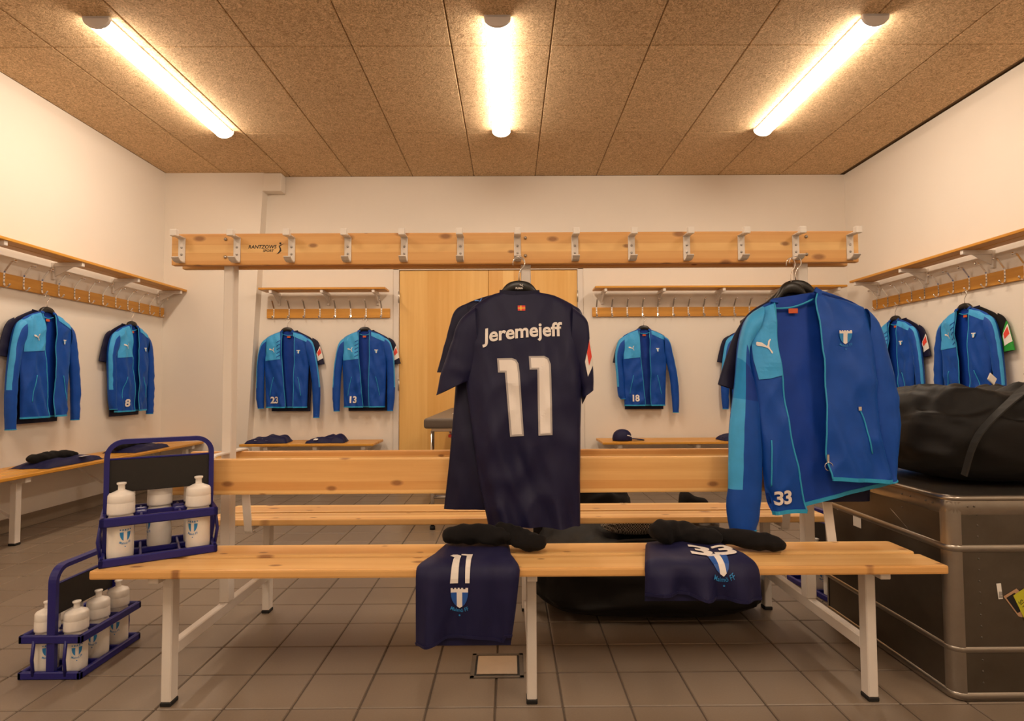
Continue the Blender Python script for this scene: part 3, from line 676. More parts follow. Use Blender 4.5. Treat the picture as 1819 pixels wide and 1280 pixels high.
KL = [((0.891, 1.225), (0.905, 1.229)), ((0.866, 1.209), (0.902, 1.205)), ((0.829, 1.165), (0.895, 1.151)), ((0.808, 1.064), (0.893, 1.053)), ((0.812, 0.93), (0.898, 0.929)), ((0.818, 0.79), (0.905, 0.79)), ((0.824, 0.671), (0.922, 0.671)), ((0.83, 0.58), (0.935, 0.579)), ((0.849, 0.528), (0.945, 0.539))]
KR = [((1.063, 1.268), (1.091, 1.266)), ((1.044, 1.236), (1.162, 1.238)), ((1.041, 1.204), (1.218, 1.203)), ((1.041, 1.156), (1.242, 1.159)), ((1.038, 1.062), (1.236, 1.061)), ((1.034, 0.928), (1.223, 0.927)), ((1.021, 0.789), (1.213, 0.788)), ((1.016, 0.711), (1.228, 0.709)), ((1.02, 0.667), (1.244, 0.66)), ((1.023, 0.643), (1.253, 0.627))]
KAL = [((0.866, 1.211), (0.832, 1.102)), ((0.808, 1.17), (0.809, 1.06)), ((0.773, 1.079), (0.804, 1.006)), ((0.748, 0.93), (0.821, 0.916)), ((0.72, 0.784), (0.825, 0.754)), ((0.709, 0.635), (0.818, 0.635)), ((0.701, 0.535), (0.808, 0.534)), ((0.709, 0.475), (0.792, 0.474))]
KAR = [((1.216, 1.201), (1.193, 1.023)), ((1.245, 1.155), (1.193, 0.928)), ((1.264, 1.065), (1.188, 0.853)), ((1.279, 0.955), (1.188, 0.743)), ((1.281, 0.852), (1.208, 0.678)), ((1.268, 0.742), (1.218, 0.641)), ((1.255, 0.632), (1.221, 0.621))]
JB = [((0.976, 1.264), (1.085, 1.264)), ((0.923, 1.24), (1.182, 1.239)), ((0.871, 1.21), (1.238, 1.208)), ((0.849, 1.165), (1.252, 1.163)), ((0.836, 1.066), (1.239, 1.063)), ((0.831, 0.929), (1.221, 0.927)), ((0.835, 0.722), (1.204, 0.72)), ((0.87, 0.556), (1.195, 0.554))]
SBL = [((0.903, 1.234), (0.857, 1.065)), ((0.836, 1.194), (0.834, 1.026)), ((0.782, 1.125), (0.811, 0.987)), ((0.746, 1.046), (0.789, 0.958)), ((0.709, 0.945), (0.767, 0.926))]
KYC = [(z, y - .006) for z, y in YCF]
kt, kc, kR = jacket('training_jacket', 'large open royal blue zip jacket numbered 33 on the front bench hook', (0, 0, 0), 0, KB, KL, KR, KAL, KAR, KYC, .040, 2.7, '33', True,
    numpos=(.878, .560, .10), nsize=.060, panel=[(.835, 1.169), (.865, 1.205), (.900, 1.219), (.893, 1.151), (.892, 1.063), (.894, .973), (.861, .963), (.825, .96), (.816, 1.025), (.815, 1.083)],
    crest=(1.096, 1.078, .040), cat=[(.827, 1.046, .046, .050)], pockets=[[(1.14, .859), (1.151, .825), (1.158, .779), (1.168, .719)], [(.846, .763), (.842, .69), (.840, .616)]])
p = (1.139, kc.front(1.139, .862, .004), .862); MB().box(p[0] - .005, p[0] + .005, p[1] - .003, p[1] + .001, p[2] - .006, p[2] + .008, .001).build('zip_pull', 'chrome', kt)
p = (1.018, kc.front(1.018, .70, .003), .705); MB().box(p[0] - .004, p[0] + .004, p[1] - .005, p[1] + .002, p[2] - .012, p[2] + .014, .002).tube([(p[0] + .013 * math.cos(a), p[1] - .004, p[2] - .024 + .013 * math.sin(a)) for a in [k * PI / 6 for k in range(12)]], .0015, 6, closed=True).build('zip_pull', 'chrome', kt)
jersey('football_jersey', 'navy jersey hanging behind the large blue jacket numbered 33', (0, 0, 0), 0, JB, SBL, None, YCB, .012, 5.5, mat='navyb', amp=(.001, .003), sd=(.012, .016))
hanger('black hanger holding the jacket numbered 33 on the bench hook', (.990, 1.995, 1.262), 0).scale = (.75, 1, 1); hanger('black hanger for the jersey behind the jacket numbered 33', (1.02, 2.022, 1.275))

# ---- sets hanging along the walls
def wall_pose(wall, along, off=.062, z=1.468):
    if wall == 'back': return (along, YB - off, z), 0.0
    if wall == 'left': return (-XW + off, along, z), PI / 2
    return (XW - off, along, z), -PI / 2
WROW = [(.0, -.062, .062), (-.030, -.14, .14), (-.066, -.200, .200), (-.12, -.222, .222), (-.25, -.215, .215), (-.45, -.205, .205), (-.60, -.20, .20), (-.725, -.195, .195)]
WJ = [(.004, -.06, .06), (-.03, -.13, .13), (-.066, -.19, .19), (-.12, -.215, .215), (-.30, -.205, .205), (-.60, -.19, .19), (-.765, -.185, .185)]
rowsof = lambda T, dx=0: [((a + dx, z), (b + dx, z)) for z, a, b in T]
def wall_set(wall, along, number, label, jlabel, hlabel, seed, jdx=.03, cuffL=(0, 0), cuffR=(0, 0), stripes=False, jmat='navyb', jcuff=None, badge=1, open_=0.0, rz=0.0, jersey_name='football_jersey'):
    loc, r = wall_pose(wall, along); r += rz; rd = random.Random(seed)
    lf = [((-.062, 0), (-.052, .004))] + [((a, z), (-.050 + open_ * .3 + max(0, -z - .2) * .09, z)) for z, a, b in WROW[1:]]
    rf = [((.052, .004), (.062, 0))] + [((.050 + open_ + (rd.random() - .5) * .008, z), (b, z)) for z, a, b in WROW[1:]]
    al = [((-.19, -.062), (-.195, -.24)), ((-.245, -.11), (-.205, -.28)), ((-.278, -.24), (-.212, -.31)), ((-.300 + cuffL[0] * .5, -.44), (-.225 + cuffL[0] * .5, -.45)), ((-.305 + cuffL[0] * .8, -.62), (-.232 + cuffL[0] * .8, -.62)), ((-.292 + cuffL[0], -.765 + cuffL[1]), (-.236 + cuffL[0], -.765 + cuffL[1]))]
    ar = [((.19, -.062), (.195, -.24)), ((.245, -.11), (.205, -.28)), ((.278, -.24), (.212, -.31)), ((.300 + cuffR[0] * .5, -.44), (.225 + cuffR[0] * .5, -.45)), ((.305 + cuffR[0] * .8, -.62), (.232 + cuffR[0] * .8, -.62)), ((.292 + cuffR[0], -.765 + cuffR[1]), (.236 + cuffR[0], -.765 + cuffR[1]))]
    yc = [(-.8, 0), (0, 0)]
    jacket('training_jacket', label, loc, r, rowsof(WROW), lf, rf, al, ar, yc, .036, seed, number, amp=(.009, .017), numpos=(-.10, -.685), nsize=.085, stripes=stripes,
           panel=[(-.203, -.105), (-.198, -.07), (-.14, -.034), (-.064, -.008), (-.052, -.08), (-.050, -.27), (-.2, -.285)], rpanel=[(.066, -.012), (.14, -.034), (.196, -.07), (.205, -.11), (.12, -.075), (.068, -.05)],
           crest=(.105, -.215, .030), cat=[(-.155, -.205, .050, .046)], pockets=[[(-.115, -.44), (-.135, -.53), (-.150, -.62)], [(.115, -.44), (.135, -.53), (.150, -.62)]], group='jackets hanging along the walls')
    dx = jdx; jl = [((-.18 + dx, -.06), (-.18 + dx, -.22)), ((-.235 + dx, -.10), (-.20 + dx, -.25)), ((-.268 + dx, -.19), (-.21 + dx, -.27)), ((-.298 + dx, -.315), (-.215 + dx, -.325))]
    jr = [((.18 + dx, -.06), (.18 + dx, -.22)), ((.235 + dx, -.10), (.20 + dx, -.25)), ((.268 + dx, -.19), (.21 + dx, -.27)), ((.298 + dx, -.315), (.215 + dx, -.325))]
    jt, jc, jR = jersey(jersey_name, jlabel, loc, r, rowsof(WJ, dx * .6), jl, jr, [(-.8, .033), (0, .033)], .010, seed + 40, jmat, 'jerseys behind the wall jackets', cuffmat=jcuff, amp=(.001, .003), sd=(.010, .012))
    if badge:
        R = jR[1 if badge > 0 else 0]; j0 = 1 if badge > 0 else 1
        patch_on(R, 12, 20, 1, 6, .003).build('sleeve_badge', 'paper', jt)['label'] = 'white sleeve badge with red mark'
        patch_on(R, 13, 17, 2, 5, .0045).build('badge_mark', 'red', jt)
    hanger(hlabel, loc, r)
HY = [5.338 - .15 * k for k in range(20)]
wall_set('left', 3.988, None, 'open blue jacket on the left wall, nearest the camera', 'navy jersey behind the nearest left wall jacket', 'black hanger of the nearest left wall jacket', 11, jdx=-.045, cuffL=(.0, -.03), cuffR=(.02, 0), badge=0)
wall_set('left', 4.888, '8', 'open blue jacket numbered 8 on the left wall', 'navy jersey behind the farther left wall jacket', 'black hanger of the farther left wall jacket', 12, jdx=-.04, cuffL=(.06, .06), badge=0)
wall_set('back', -2.132, '23', 'open blue jacket numbered 23 on the back wall', 'navy jersey with sleeve badge behind the leftmost back wall jacket', 'black hanger of the leftmost back wall jacket', 13, jdx=.05, cuffL=(.02, .03), cuffR=(.02, -.06), stripes=True, open_=.03)
wall_set('back', -1.390, '13', 'open blue jacket numbered 13 on the back wall beside the door', 'navy jersey with sleeve badge just left of the double door', 'hanger of the jacket just left of the double door', 14, jdx=.04, cuffR=(-.02, 0), stripes=True)
wall_set('back', 1.286, '18', 'open blue jacket numbered 18 on the back wall right of the door', 'navy jersey on the back wall just right of the double door', 'black hanger on the back wall right of the double door', 15, jdx=.0, cuffL=(.06, .10), cuffR=(.03, -.03))
wall_set('back', 2.323, None, 'blue jacket mostly hidden behind the large jacket numbered 33', 'navy jersey of the mostly hidden back wall set', 'hanger of the mostly hidden back wall jacket', 16, jdx=-.03, badge=0)
wall_set('right', 4.767, None, 'open blue jacket on the right wall with white striped panel, farther from the camera', 'navy jersey with red and white sleeve badge on the right wall', 'black hanger of the farther right wall jacket', 17, jdx=.05, stripes=True, open_=.02)
wall_set('right', 4.034, None, 'open blue jacket on the right wall with a green sleeve showing behind it', 'black and green goalkeeper jersey on the right wall', 'black hanger of the nearer right wall jacket', 18, jdx=.055, stripes=True, jmat='black', jcuff='green', open_=.02, jersey_name='goalkeeper_jersey')

# ------------------------------------------------------------------ shorts draped over the front seat, socks
def drape(label, xl, xr, s_end, seed, ztop=.429, yback=1.85, th=.018, slit=None):
    """path over the seat edge; xl/xr tables of X against path length s"""
    pts = [(yback, ztop), (1.70, ztop + .002), (1.658, ztop + .002), (1.642, ztop - .006), (1.634, ztop - .022), (1.632, ztop - .08), (1.630, ztop - .40)]
    acc = [0.0]
    for a, b in zip(pts, pts[1:]): acc.append(acc[-1] + math.dist(a, b))
    def at(s):
        k = 0
        while k < len(acc) - 2 and s > acc[k + 1]: k += 1
        q = (s - acc[k]) / (acc[k + 1] - acc[k]); a, b = pts[k], pts[k + 1]
        return a[0] + (b[0] - a[0]) * q, a[1] + (b[1] - a[1]) * q
    def nrm(s):
        a, b = at(max(0, s - .02)), at(s + .02); d = Vector((b[0] - a[0], b[1] - a[1])).normalized(); return Vector((d.y, -d.x))
    def surf(x, s, e=0.0):
        a, b = lerp_tab(xl, s), lerp_tab(xr, s); q = (x - a) / (b - a) * 2 - 1; pr = math.sqrt(max(0, 1 - min(1, abs(q)) ** 4)); hang = max(0, (s - acc[3]) / max(.01, s_end - acc[3]))
        f = (.010 + .020 * hang) * noise.noise(Vector((x * 16, s * 3, seed))) + (.002 + .006 * hang) * noise.noise(Vector((x * 37 + s * 5, s * 8, seed + 4)))
        pl = hang * .034 * math.sin(x * 62 + seed + 1.2 * noise.noise(Vector((x * 6, s * 3, seed)))) * (.6 + .6 * noise.noise(Vector((x * 5, 1, seed))));  h = th * pr + max(f + pl, -.016) * pr + .004 + e; y, z = at(s); n = nrm(s)
        return (x, y - abs(n.x) * h if n.x else y, z + abs(n.y) * h)
    t = thing('football_shorts', label, 'shorts', ((xl[0][1] + xr[0][1]) / 2, 1.74, ztop)); ns, nr = 44, 46
    def grid(off, s1):
        G = []
        for i in range(nr + 1):
            row = []
            for k in range(ns + 1):
                se = s1(k / ns); s = se * i / nr; a, b = lerp_tab(xl, s), lerp_tab(xr, s); x = a + (b - a) * k / ns
                row.append(surf(x, s) if off is None else (x, at(s)[0] - abs(nrm(s).x) * off, at(s)[1] + abs(nrm(s).y) * off))
            G.append(row)
        return G
    s1 = lambda q: s_end - (slit(q) if slit else 0)
    F = grid(None, s1); Bk = grid(.001, lambda q: s_end + .006)
    part('legs', MB().loft([f + b[::-1] for f, b in zip(F, Bk)], cap0=False, cap1=False), 'navyshort', t)
    hem = [F[-1][k] for k in range(ns + 1)]; hem = [(p[0], p[1] - .001, p[2] + .001) for p in hem]
    part('hem', MB().sweep(hem, [(-.004, -.0015), (.004, -.0015), (.004, .0015), (-.004, .0015)], (0, 1, 0), smooth=False), 'navyshort', t)
    return t, surf, acc
t, sf, acc = drape('navy shorts with white number 11 hanging over the front edge of the bench', [(0, -.215), (.10, -.235), (.20, -.268), (.42, -.267)], [(0, -.005), (.10, .0), (.21, .025), (.32, .012), (.43, -.005)], .408, 3.3, slit=lambda q: .022 * max(0, math.sin(q * PI)) + (.02 if q > .93 else 0))
E1 = .021
n11 = xf(text_bm('11', .115, .03, 0, .95), .78, 1, 0, -.137, 0)
n11 = poly_bm([([(-.170, .240), (-.148, .240), (-.145, .158), (-.157, .148), (-.169, .155), (-.176, .172), (-.163, .177)], 0), ([(-.128, .240), (-.116, .240), (-.112, .145), (-.146, .140), (-.145, .152), (-.129, .158)], 0)])
decal('number', n11, lambda u, v: sf(u, v, .003), 'print', t, .010, 'white number 11', True)
for o_ in ():
    pass
decal('crest', xf(crest_bm(.048, 0, 0, True), 1, -1, 0, -.168, .304), lambda u, v: sf(u, v, .003), ['print', 'crestnavy', 'crestblue'], t, .010, 'white and blue shield crest', True)
t, sf, acc = drape('navy shorts with white number 33 lying over the front edge of the bench', [(0, .43), (.12, .40), (.21, .378), (.30, .374)], [(0, .66), (.12, .70), (.20, .70), (.30, .702)], .290, 6.1, slit=lambda q: .012 * (1 - q) + .010 * max(0, math.sin(q * 2 * PI)))
n33 = xf(text_bm('33', .105, .035, 0, .92), 1.40, -1.15, .12, .590, .180)
decal('number', n33, lambda u, v: sf(u, v, .003), 'print', t, .010, 'white number 33', True)
decal('crest', xf(crest_bm(.052, 0, 0, True), 1, -1, -.05, .566, .228), lambda u, v: sf(u, v, .003), ['print', 'crestnavy', 'crestblue'], t, .010, 'white and blue shield crest', True)
def sock_roll(name, label, cat, path, radii, seed, mat='sock', flatz=.8, lump=.35, floor=None, group=None):
    P = crom([(*p, r) for p, r in zip(path, radii)], 30); c = Vector(path[len(path) // 2]); rings = []
    for i, (x, y, z, r) in enumerate(P):
        a, b = Vector(P[max(0, i - 1)][:3]), Vector(P[min(30, i + 1)][:3]); tt = (b - a).normalized(); A = Vector((0, 0, 1)) - tt * tt.z; A.normalize(); B = tt.cross(A); ring = []
        e = min(1, math.sqrt(max(0.02, 1 - (abs(i - 15) / 15) ** 6)))
        for j in range(18):
            th = 2 * PI * j / 18; k = r * e * (1 + lump * noise.noise(Vector((x * 22 + math.cos(th), y * 22 + math.sin(th) * 1.3, z * 22 + seed))) + .05 * math.sin(i * 1.3 + seed + 2 * math.sin(th)))
            q = Vector((x, y, z)) + A * (k * flatz * math.sin(th)) + B * (k * math.cos(th))
            if floor is not None: q.z = max(q.z, floor)
            ring.append(tuple(q - c))
        rings.append(ring)
    o = MB().loft(rings).build(name, mat); o.location = c
    return tag(o, label, cat, group)
sock_roll('football_sock', 'rolled black sock at the left on the number 11 shorts', 'sock', [(-.215, 1.815, .478), (-.14, 1.81, .482), (-.05, 1.80, .478), (.0, 1.80, .475)], [.034, .036, .034, .026], 1.0, floor=.4475)
sock_roll('football_sock', 'crumpled black sock with white fleck, right half on the bench plank', 'sock', [(-.05, 1.835, .50), (.0, 1.82, .478), (.055, 1.80, .464), (.11, 1.79, .458)], [.034, .036, .036, .028], 2.0, floor=.4295)
sock_roll('football_sock', 'thick end of black sock at the left on the number 33 shorts', 'sock', [(.440, 1.80, .480), (.475, 1.815, .488), (.53, 1.82, .484), (.60, 1.81, .474), (.66, 1.80, .466)], [.030, .044, .036, .032, .026], 3.0, floor=.4475)
sock_roll('football_sock', 'black sock reaching right beyond the number 33 shorts', 'sock', [(.58, 1.845, .476), (.66, 1.83, .468), (.74, 1.80, .462), (.80, 1.785, .456), (.845, 1.775, .450)], [.026, .032, .034, .032, .022], 4.0, floor=.4295)
for (x, y, z, rz, q) in ((.098, 1.770, .482, -.4, 'crumpled'), (.800, 1.757, .474, -.3, 'right-hand')): pass
def pile(label, cat, cx, cy, z, rz, L, W, H, seed, mat='navyshort', group=None, name='folded_shorts'):
    t = []; nx, ny = 26, 14
    mb = MB(); G = []
    for i in range(nx + 1):
        u = i / nx * 2 - 1; row = []
        for j in range(ny + 1):
            v = j / ny * 2 - 1; e = max(0, 1 - abs(u) ** 5) ** .5 * max(0, 1 - abs(v) ** 4) ** .5
            h = H * e * (.55 + .45 * (u * .5 + .5)) * (1 + .55 * noise.noise(Vector((u * 2.2, v * 1.5, seed)))) + .002
            k = 1 + .10 * noise.noise(Vector((u * 2, v * 2, seed + 5)))
            row.append((u * L / 2 * k, v * W / 2 * k, h))
        G.append(row)
    mb.loft(G, closed=False, cap0=False, cap1=False)
    mb.loft([[(p[0], p[1], .0005) for p in r] for r in G], closed=False, cap0=False, cap1=False)
    o = mb.build(name, mat); o.location = (cx, cy, z); o.rotation_euler = (0, 0, rz); tag(o, label, cat, group); return o
ZS = .4305
g = 'folded shorts on the wall benches'
def pile_print(o, L, W, H, x=0.0):
    P = [([(x + .02 * k, -W * .42), (x + .02 * k + .012, -W * .42), (x + .02 * k + .012, -W * .2), (x + .02 * k, -W * .2)], 0) for k in range(3)]
    decal('number', poly_bm(P), lambda u, v: (u, v, H * 1.02), 'print', o, None, 'white print')
o1 = pile('folded navy shorts with white print on the left wall bench, nearer the camera', 'shorts', -3.05, 3.90, ZS, PI / 2, .50, .26, .050, 1, group=g)
o2 = pile('folded navy shorts on the left wall bench under jacket numbered 8', 'shorts', -3.05, 4.72, ZS, PI / 2, .46, .26, .046, 2, group=g)
o3 = pile('folded navy shorts with white print under the jacket numbered 23', 'shorts', -2.20, 5.25, ZS, .08, .36, .22, .070, 3, group=g)
o4 = pile('folded navy shorts under the jacket numbered 13', 'shorts', -1.67, 5.25, ZS, .05, .34, .20, .065, 4, group=g)
for o, hh in ((o3, .055), (o4, .05)):
    P = [([(-.10 + .05 * k, -.101), (-.065 + .05 * k, -.101), (-.055 + .05 * k, -.075), (-.09 + .05 * k, -.07)], 0) for k in range(3 if o is o3 else 1)]
    decal('white_print', poly_bm(P), lambda u, v: (u, v, .030 + (v + .1) * .4), 'print', o, None, 'white print')
for o in (o1,):
    decal('white_print', poly_bm([([(.02, -.118), (.10, -.118), (.085, -.085), (.03, -.085)], 0)]), lambda u, v: (u, v - .02, .044), 'print', o, None, 'white print')
sock_roll('football_sock', 'black socks on the shorts nearest the camera on the left wall bench', 'sock', [(-3.06, 3.66, .485), (-3.07, 3.80, .49), (-3.06, 3.95, .485), (-3.05, 4.06, .475)], [.036, .040, .036, .026], 5.0, floor=.458)
sock_roll('football_sock', 'black socks on the left wall bench below jacket numbered 8', 'sock', [(-3.07, 4.46, .478), (-3.08, 4.60, .485), (-3.08, 4.76, .48), (-3.07, 4.90, .472)], [.036, .040, .036, .026], 6.0, floor=.452)
cap = thing('navy_cap', 'dark navy cap lying on the bench below the jacket numbered 18', 'cap', (1.02, 5.24, ZS))
MB().loft([[(.088 * math.cos(2 * PI * j / 24) * r, .075 * math.sin(2 * PI * j / 24) * r, h) for j in range(24)] for r, h in ((1.0, .0), (1.03, .02), (.98, .045), (.85, .072), (.6, .092), (.3, .102), (.02, .105))]).build('crown', 'navyshort', cap)
MB().loft([[(.05 + .05 * k, -.055 + .03 * abs(k - 1.5), .020 - .006 * k), (.05 + .05 * k, .06 - .03 * abs(k - 1.5) * .6, .020 - .006 * k), (.05 + .05 * k, .06 - .03 * abs(k - 1.5) * .6, .026 - .006 * k), (.05 + .05 * k, -.055 + .03 * abs(k - 1.5), .026 - .006 * k)] for k in range(4)]).build('peak', 'navyshort', cap)
decal('cap_print', cat_bm(.05, .035, .03, 0), lambda u, v: (u, -.078, .03 + v), 'print', cap, None, 'white print')
pile('dark folded shorts on the back bench beside the large jacket', 'shorts', 2.06, 5.24, ZS, .1, .30, .2, .085, 8, group=g)

# ------------------------------------------------------------------ bottle carriers and bottles
BOT = [(.031, 0), (.0375, .004), (.0395, .012), (.040, .03), (.0395, .11), (.038, .130), (.0355, .138), (.036, .142)]
CAPP = [(.0365, .1415), (.041, .143), (.0415, .148), (.0408, .176), (.0402, .1775), (.0402, .179), (.0408, .1805), (.040, .200), (.036, .206), (.018, .2135), (.014, .2155)]
NOZ = [(.0125, .214), (.0105, .218), (.0102, .231), (.0142, .234), (.0145, .239), (.011, .240)]
bot_me = [MB().lathe(BOT, 28).mesh('bottle_body', 'bottle'), MB().lathe(CAPP, 28).mesh('bottle_cap', 'whiteplastic'), MB().lathe(NOZ, 18).mesh('nozzle', 'whiteplastic')]
bm_ = crest_bm(.034, -.017, .062, True, False); R_ = .0405
wrap(bm_, lambda u, v: (R_ * math.sin(u / R_), -R_ * math.cos(u / R_), v), .006); me_ = bpy.data.meshes.new('crest'); bm_.to_mesh(me_); bm_.free()
for m in ('print', 'crestblue', 'crestblue'): me_.materials.append(M[m])
def bottle(label, x, y, z, rz, group):
    t = thing('water_bottle', label, 'bottle', (x, y, z), rz, group)
    for n, m in zip(('bottle_body', 'bottle_cap', 'nozzle'), bot_me): link(n, m, t)
    link('crest', me_, t)['label'] = 'blue shield crest'
    t.scale = (.86, .86, .95); return t
CL, CW = .305, .205
def carrier(label, x, y, z, rz):
    t = thing('bottle_carrier', label, 'bottle carrier', (x, y, z), rz, 'bottle carriers')
    for nm, z0, z1 in (('base_frame', 0, .024), ('top_frame', .114, .140)):
        mb = MB()
        for (a, b, c_, d_) in ((-CL / 2, CL / 2, -CW / 2, -CW / 2 + .014), (-CL / 2, CL / 2, CW / 2 - .014, CW / 2), (-CL / 2, -CL / 2 + .014, -CW / 2, CW / 2), (CL / 2 - .014, CL / 2, -CW / 2, CW / 2)): mb.box(a, b, c_, d_, z0, z1, .003)
        if z0 == 0: mb.box(-CL / 2 + .005, CL / 2 - .005, -CW / 2 + .005, CW / 2 - .005, .001, .006)
        mb.build(nm, 'carrier', t)
        mb = MB().box(-CL / 2 + .008, CL / 2 - .008, -.004, .004, z0 + .006, z1 - .003, .002)
        for xx in (-CL / 6, CL / 6): mb.box(xx - .004, xx + .004, -CW / 2 + .008, CW / 2 - .008, z0 + .006, z1 - .003, .002)
        mb.build('divider', 'carrier', t)
        if z0 > 0:
            for xx in (-CL / 6, CL / 6):
                for yy in (-.025, .025): MB().box(xx - .016, xx + .016, yy - .009, yy + .009, z1 - .016, z1 + .002, .006, 2).build('neck_stop', 'carrier', t)
    for sx in (-1, 1):
        for sy in (-1, 1): MB().tube([(sx * (CL / 2 - .003), sy * .052, .012), (sx * (CL / 2 + .004), sy * .052, .065), (sx * (CL / 2 - .003), sy * .052, .124)], .005, 8).build('side_strut', 'carrier', t)
    hx = CL / 2 - .012; r = .045; top = .352
    path = [(-hx, 0, .010), (-hx, 0, .12), (-hx, 0, top - r)] + [(-hx + r - r * math.cos(a), 0, top - r + r * math.sin(a)) for a in [k * PI / 16 for k in range(1, 9)]] + [(hx - r + r * math.sin(a), 0, top - r + r * math.cos(a)) for a in [k * PI / 16 for k in range(0, 8)]] + [(hx, 0, top - r), (hx, 0, .12), (hx, 0, .010)]
    MB().sweep(path, [(-.007, -.013), (.007, -.013), (.007, .013), (-.007, .013)], (0, 1, 0), smooth=False).build('handle', 'carrier', t)
    pn = MB().box(-hx + .004, hx - .004, -.004, .004, .198, .298, .002).build('handle_panel', 'panel', t)
    MB().box(-hx + .003, hx - .003, -.005, .005, .296, .302, .002).build('panel_edge', 'carrier', pn)
    for xx in (-1, 1):
        for zz in (.128, .012): MB().loft([[(xx * (hx + .006 + h), q * .005 * math.cos(k * PI / 4), zz + q * .005 * math.sin(k * PI / 4)) for k in range(8)] for q, h in ((1, 0), (.9, .003), (.2, .004))]).build('bolt', 'screw', t)
    return t
def fill(cx, cy, z, rz, spots, where, group):
    names = {(0, 0): 'front left', (1, 0): 'front middle', (2, 0): 'front right', (0, 1): 'back left', (1, 1): 'back middle', (2, 1): 'back right'}
    for (i, j, br) in spots:
        lx, ly = (i - 1) * CL / 3, (j - .5) * .096; c_, s_ = math.cos(rz), math.sin(rz)
        bottle('white sports bottle, %s slot of the blue carrier %s' % (names[(i, j)], where), cx + lx * c_ - ly * s_, cy + lx * s_ + ly * c_, z + .0065, br, group)
C1 = (-1.107, 1.828, .4275, math.radians(33))
carrier('blue plastic bottle carrier standing on the left end of the bench', *C1)
fill(*C1, [(0, 0, .95), (2, 0, .05), (0, 1, 2.4), (1, 1, -.65), (2, 1, .30)], 'on the bench', 'bottles in the carrier on the bench')
C2 = (-1.500, 2.050, 0.0005, PI / 2)
carrier('blue plastic bottle carrier on the floor left of the bench', *C2)
fill(*C2, [(0, 0, .75), (1, 0, .15), (2, 0, .35), (0, 1, .75), (1, 1, 2.2)], 'on the left floor', 'bottles in the carrier on the left floor')
C3 = (1.45, 2.66, .0005, PI / 2 + .12)
carrier('blue plastic bottle carrier on the floor behind the metal case', *C3)
fill(*C3, [(0, 1, .6), (1, 1, .2), (0, 0, .2)], 'behind the metal case', 'bottles in the carrier behind the case')

# ------------------------------------------------------------------ floor drain
dr = thing('floor_drain', 'square steel floor drain cover set in the tiles', 'drain', (-.048, 1.974, 0))
fr = MB()
for a, b, c_, d_ in ((-.088, .088, -.084, -.070), (-.088, .088, .070, .084), (-.088, -.074, -.084, .084), (.074, .088, -.084, .084)): fr.box(a, b, c_, d_, 0, .0022, .0008)
fr.build('drain_frame', 'rivet', dr); MB().box(-.068, .068, -.064, .064, 0, .004, .0015).build('drain_cover', 'steel', dr); MB().box(-.074, .074, -.070, .070, 0, .0008).build('drain_gap', 'bagstrap', dr)

# ------------------------------------------------------------------ aluminium transport case
CX0, CX1, CY0, CY1 = 1.318, 2.02, 1.735, 2.44
case = thing('transport_case', 'dull aluminium transport case with rounded corners right of the bench', 'case', ((CX0 + CX1) / 2, (CY0 + CY1) / 2, 0))
def rrect(e, z, r=.035, n=6):
    P = []
    for (cx, cy, a0) in ((CX1 - r, CY1 - r, 0), (CX0 + r, CY1 - r, PI / 2), (CX0 + r, CY0 + r, PI), (CX1 - r, CY0 + r, 1.5 * PI)):
        for k in range(n + 1): a = a0 + k * PI / 2 / n; P.append((cx + (r + e) * math.cos(a), cy + (r + e) * math.sin(a), z))
    return P
part('case_body', MB().loft([rrect(0, .006), rrect(0, .588)], smooth=False), 'alu', case)
for zc, hh, ee in ((.014, .012, .005), (.150, .009, .004), (.448, .011, .005), (.572, .024, .003)):
    part('rib', MB().loft([rrect(.0, zc - hh), rrect(ee * .8, zc - hh * .75), rrect(ee, zc), rrect(ee * .8, zc + hh * .75), rrect(0, zc + hh)], cap0=False, cap1=False), 'alurim', case)
part('lid_rim', MB().loft([rrect(.001, .590), rrect(.007, .592), rrect(.008, .600), rrect(.002, .606), rrect(-.02, .606)]), 'alurim', case)
for (cx, cy, a0) in ((CX0 + .035, CY0 + .035, PI), (CX0 + .035, CY1 - .035, PI / 2), (CX1 - .035, CY0 + .035, 1.5 * PI)):
    part('corner_guard', MB().loft([[(cx + .0375 * math.cos(a0 + k * PI / 16), cy + .0375 * math.sin(a0 + k * PI / 16), z) for k in range(9)] for z in (.012, .588)], closed=False, cap0=False, cap1=False), 'alurim', case)
rv = MB().loft([[(q * .0032 * math.cos(k * PI / 3), -h, q * .0032 * math.sin(k * PI / 3)) for k in range(6)] for q, h in ((1, 0), (.8, .0015), (.1, .002))]).mesh('rivet', 'rivet')
for k in range(16):
    o = link('rivet', rv, case, True); o.location += Vector((CX0 + .085, CY0, .055 + .033 * k))
for (x, z) in ((CX0 + .055, .574), (CX0 + .075, .574)):
    o = link('rivet', rv, case, True); o.location += Vector((x, CY0 - .004, z))
for (y, z) in ((CY0 + .06, .574), (CY0 + .09, .574), (CY0 + .16, .574), (CY0 + .20, .574), (CY0 + .20, .53)):
    o = link('rivet', rv, case, True); o.location += Vector((CX0 - .004, y, z)); o.rotation_euler = (0, 0, -PI / 2)
def sticker(name, mat, pts, y=None, x=None, lab=None, par=case):
    bm = poly_bm([(pts, 0)]); fn = (lambda u, v: (u, y, v)) if y is not None else (lambda u, v: (x, u, v)); return decal(name, bm, fn, mat, par, None, lab, True)
sticker('barcode_sticker', 'paper', [(1.452, .345), (1.466, .346), (1.470, .300), (1.457, .299)], CY0 - .0012, None, 'small pale barcode sticker')
st = poly_bm([([(1.4585, .303 + .004 * k), (1.4685, .303 + .004 * k), (1.4683, .305 + .004 * k), (1.4583, .305 + .004 * k)], 0) for k in range(5)]); decal('barcode', st, lambda u, v: (u, CY0 - .0018, v), 'rivet', case, None, None, True)
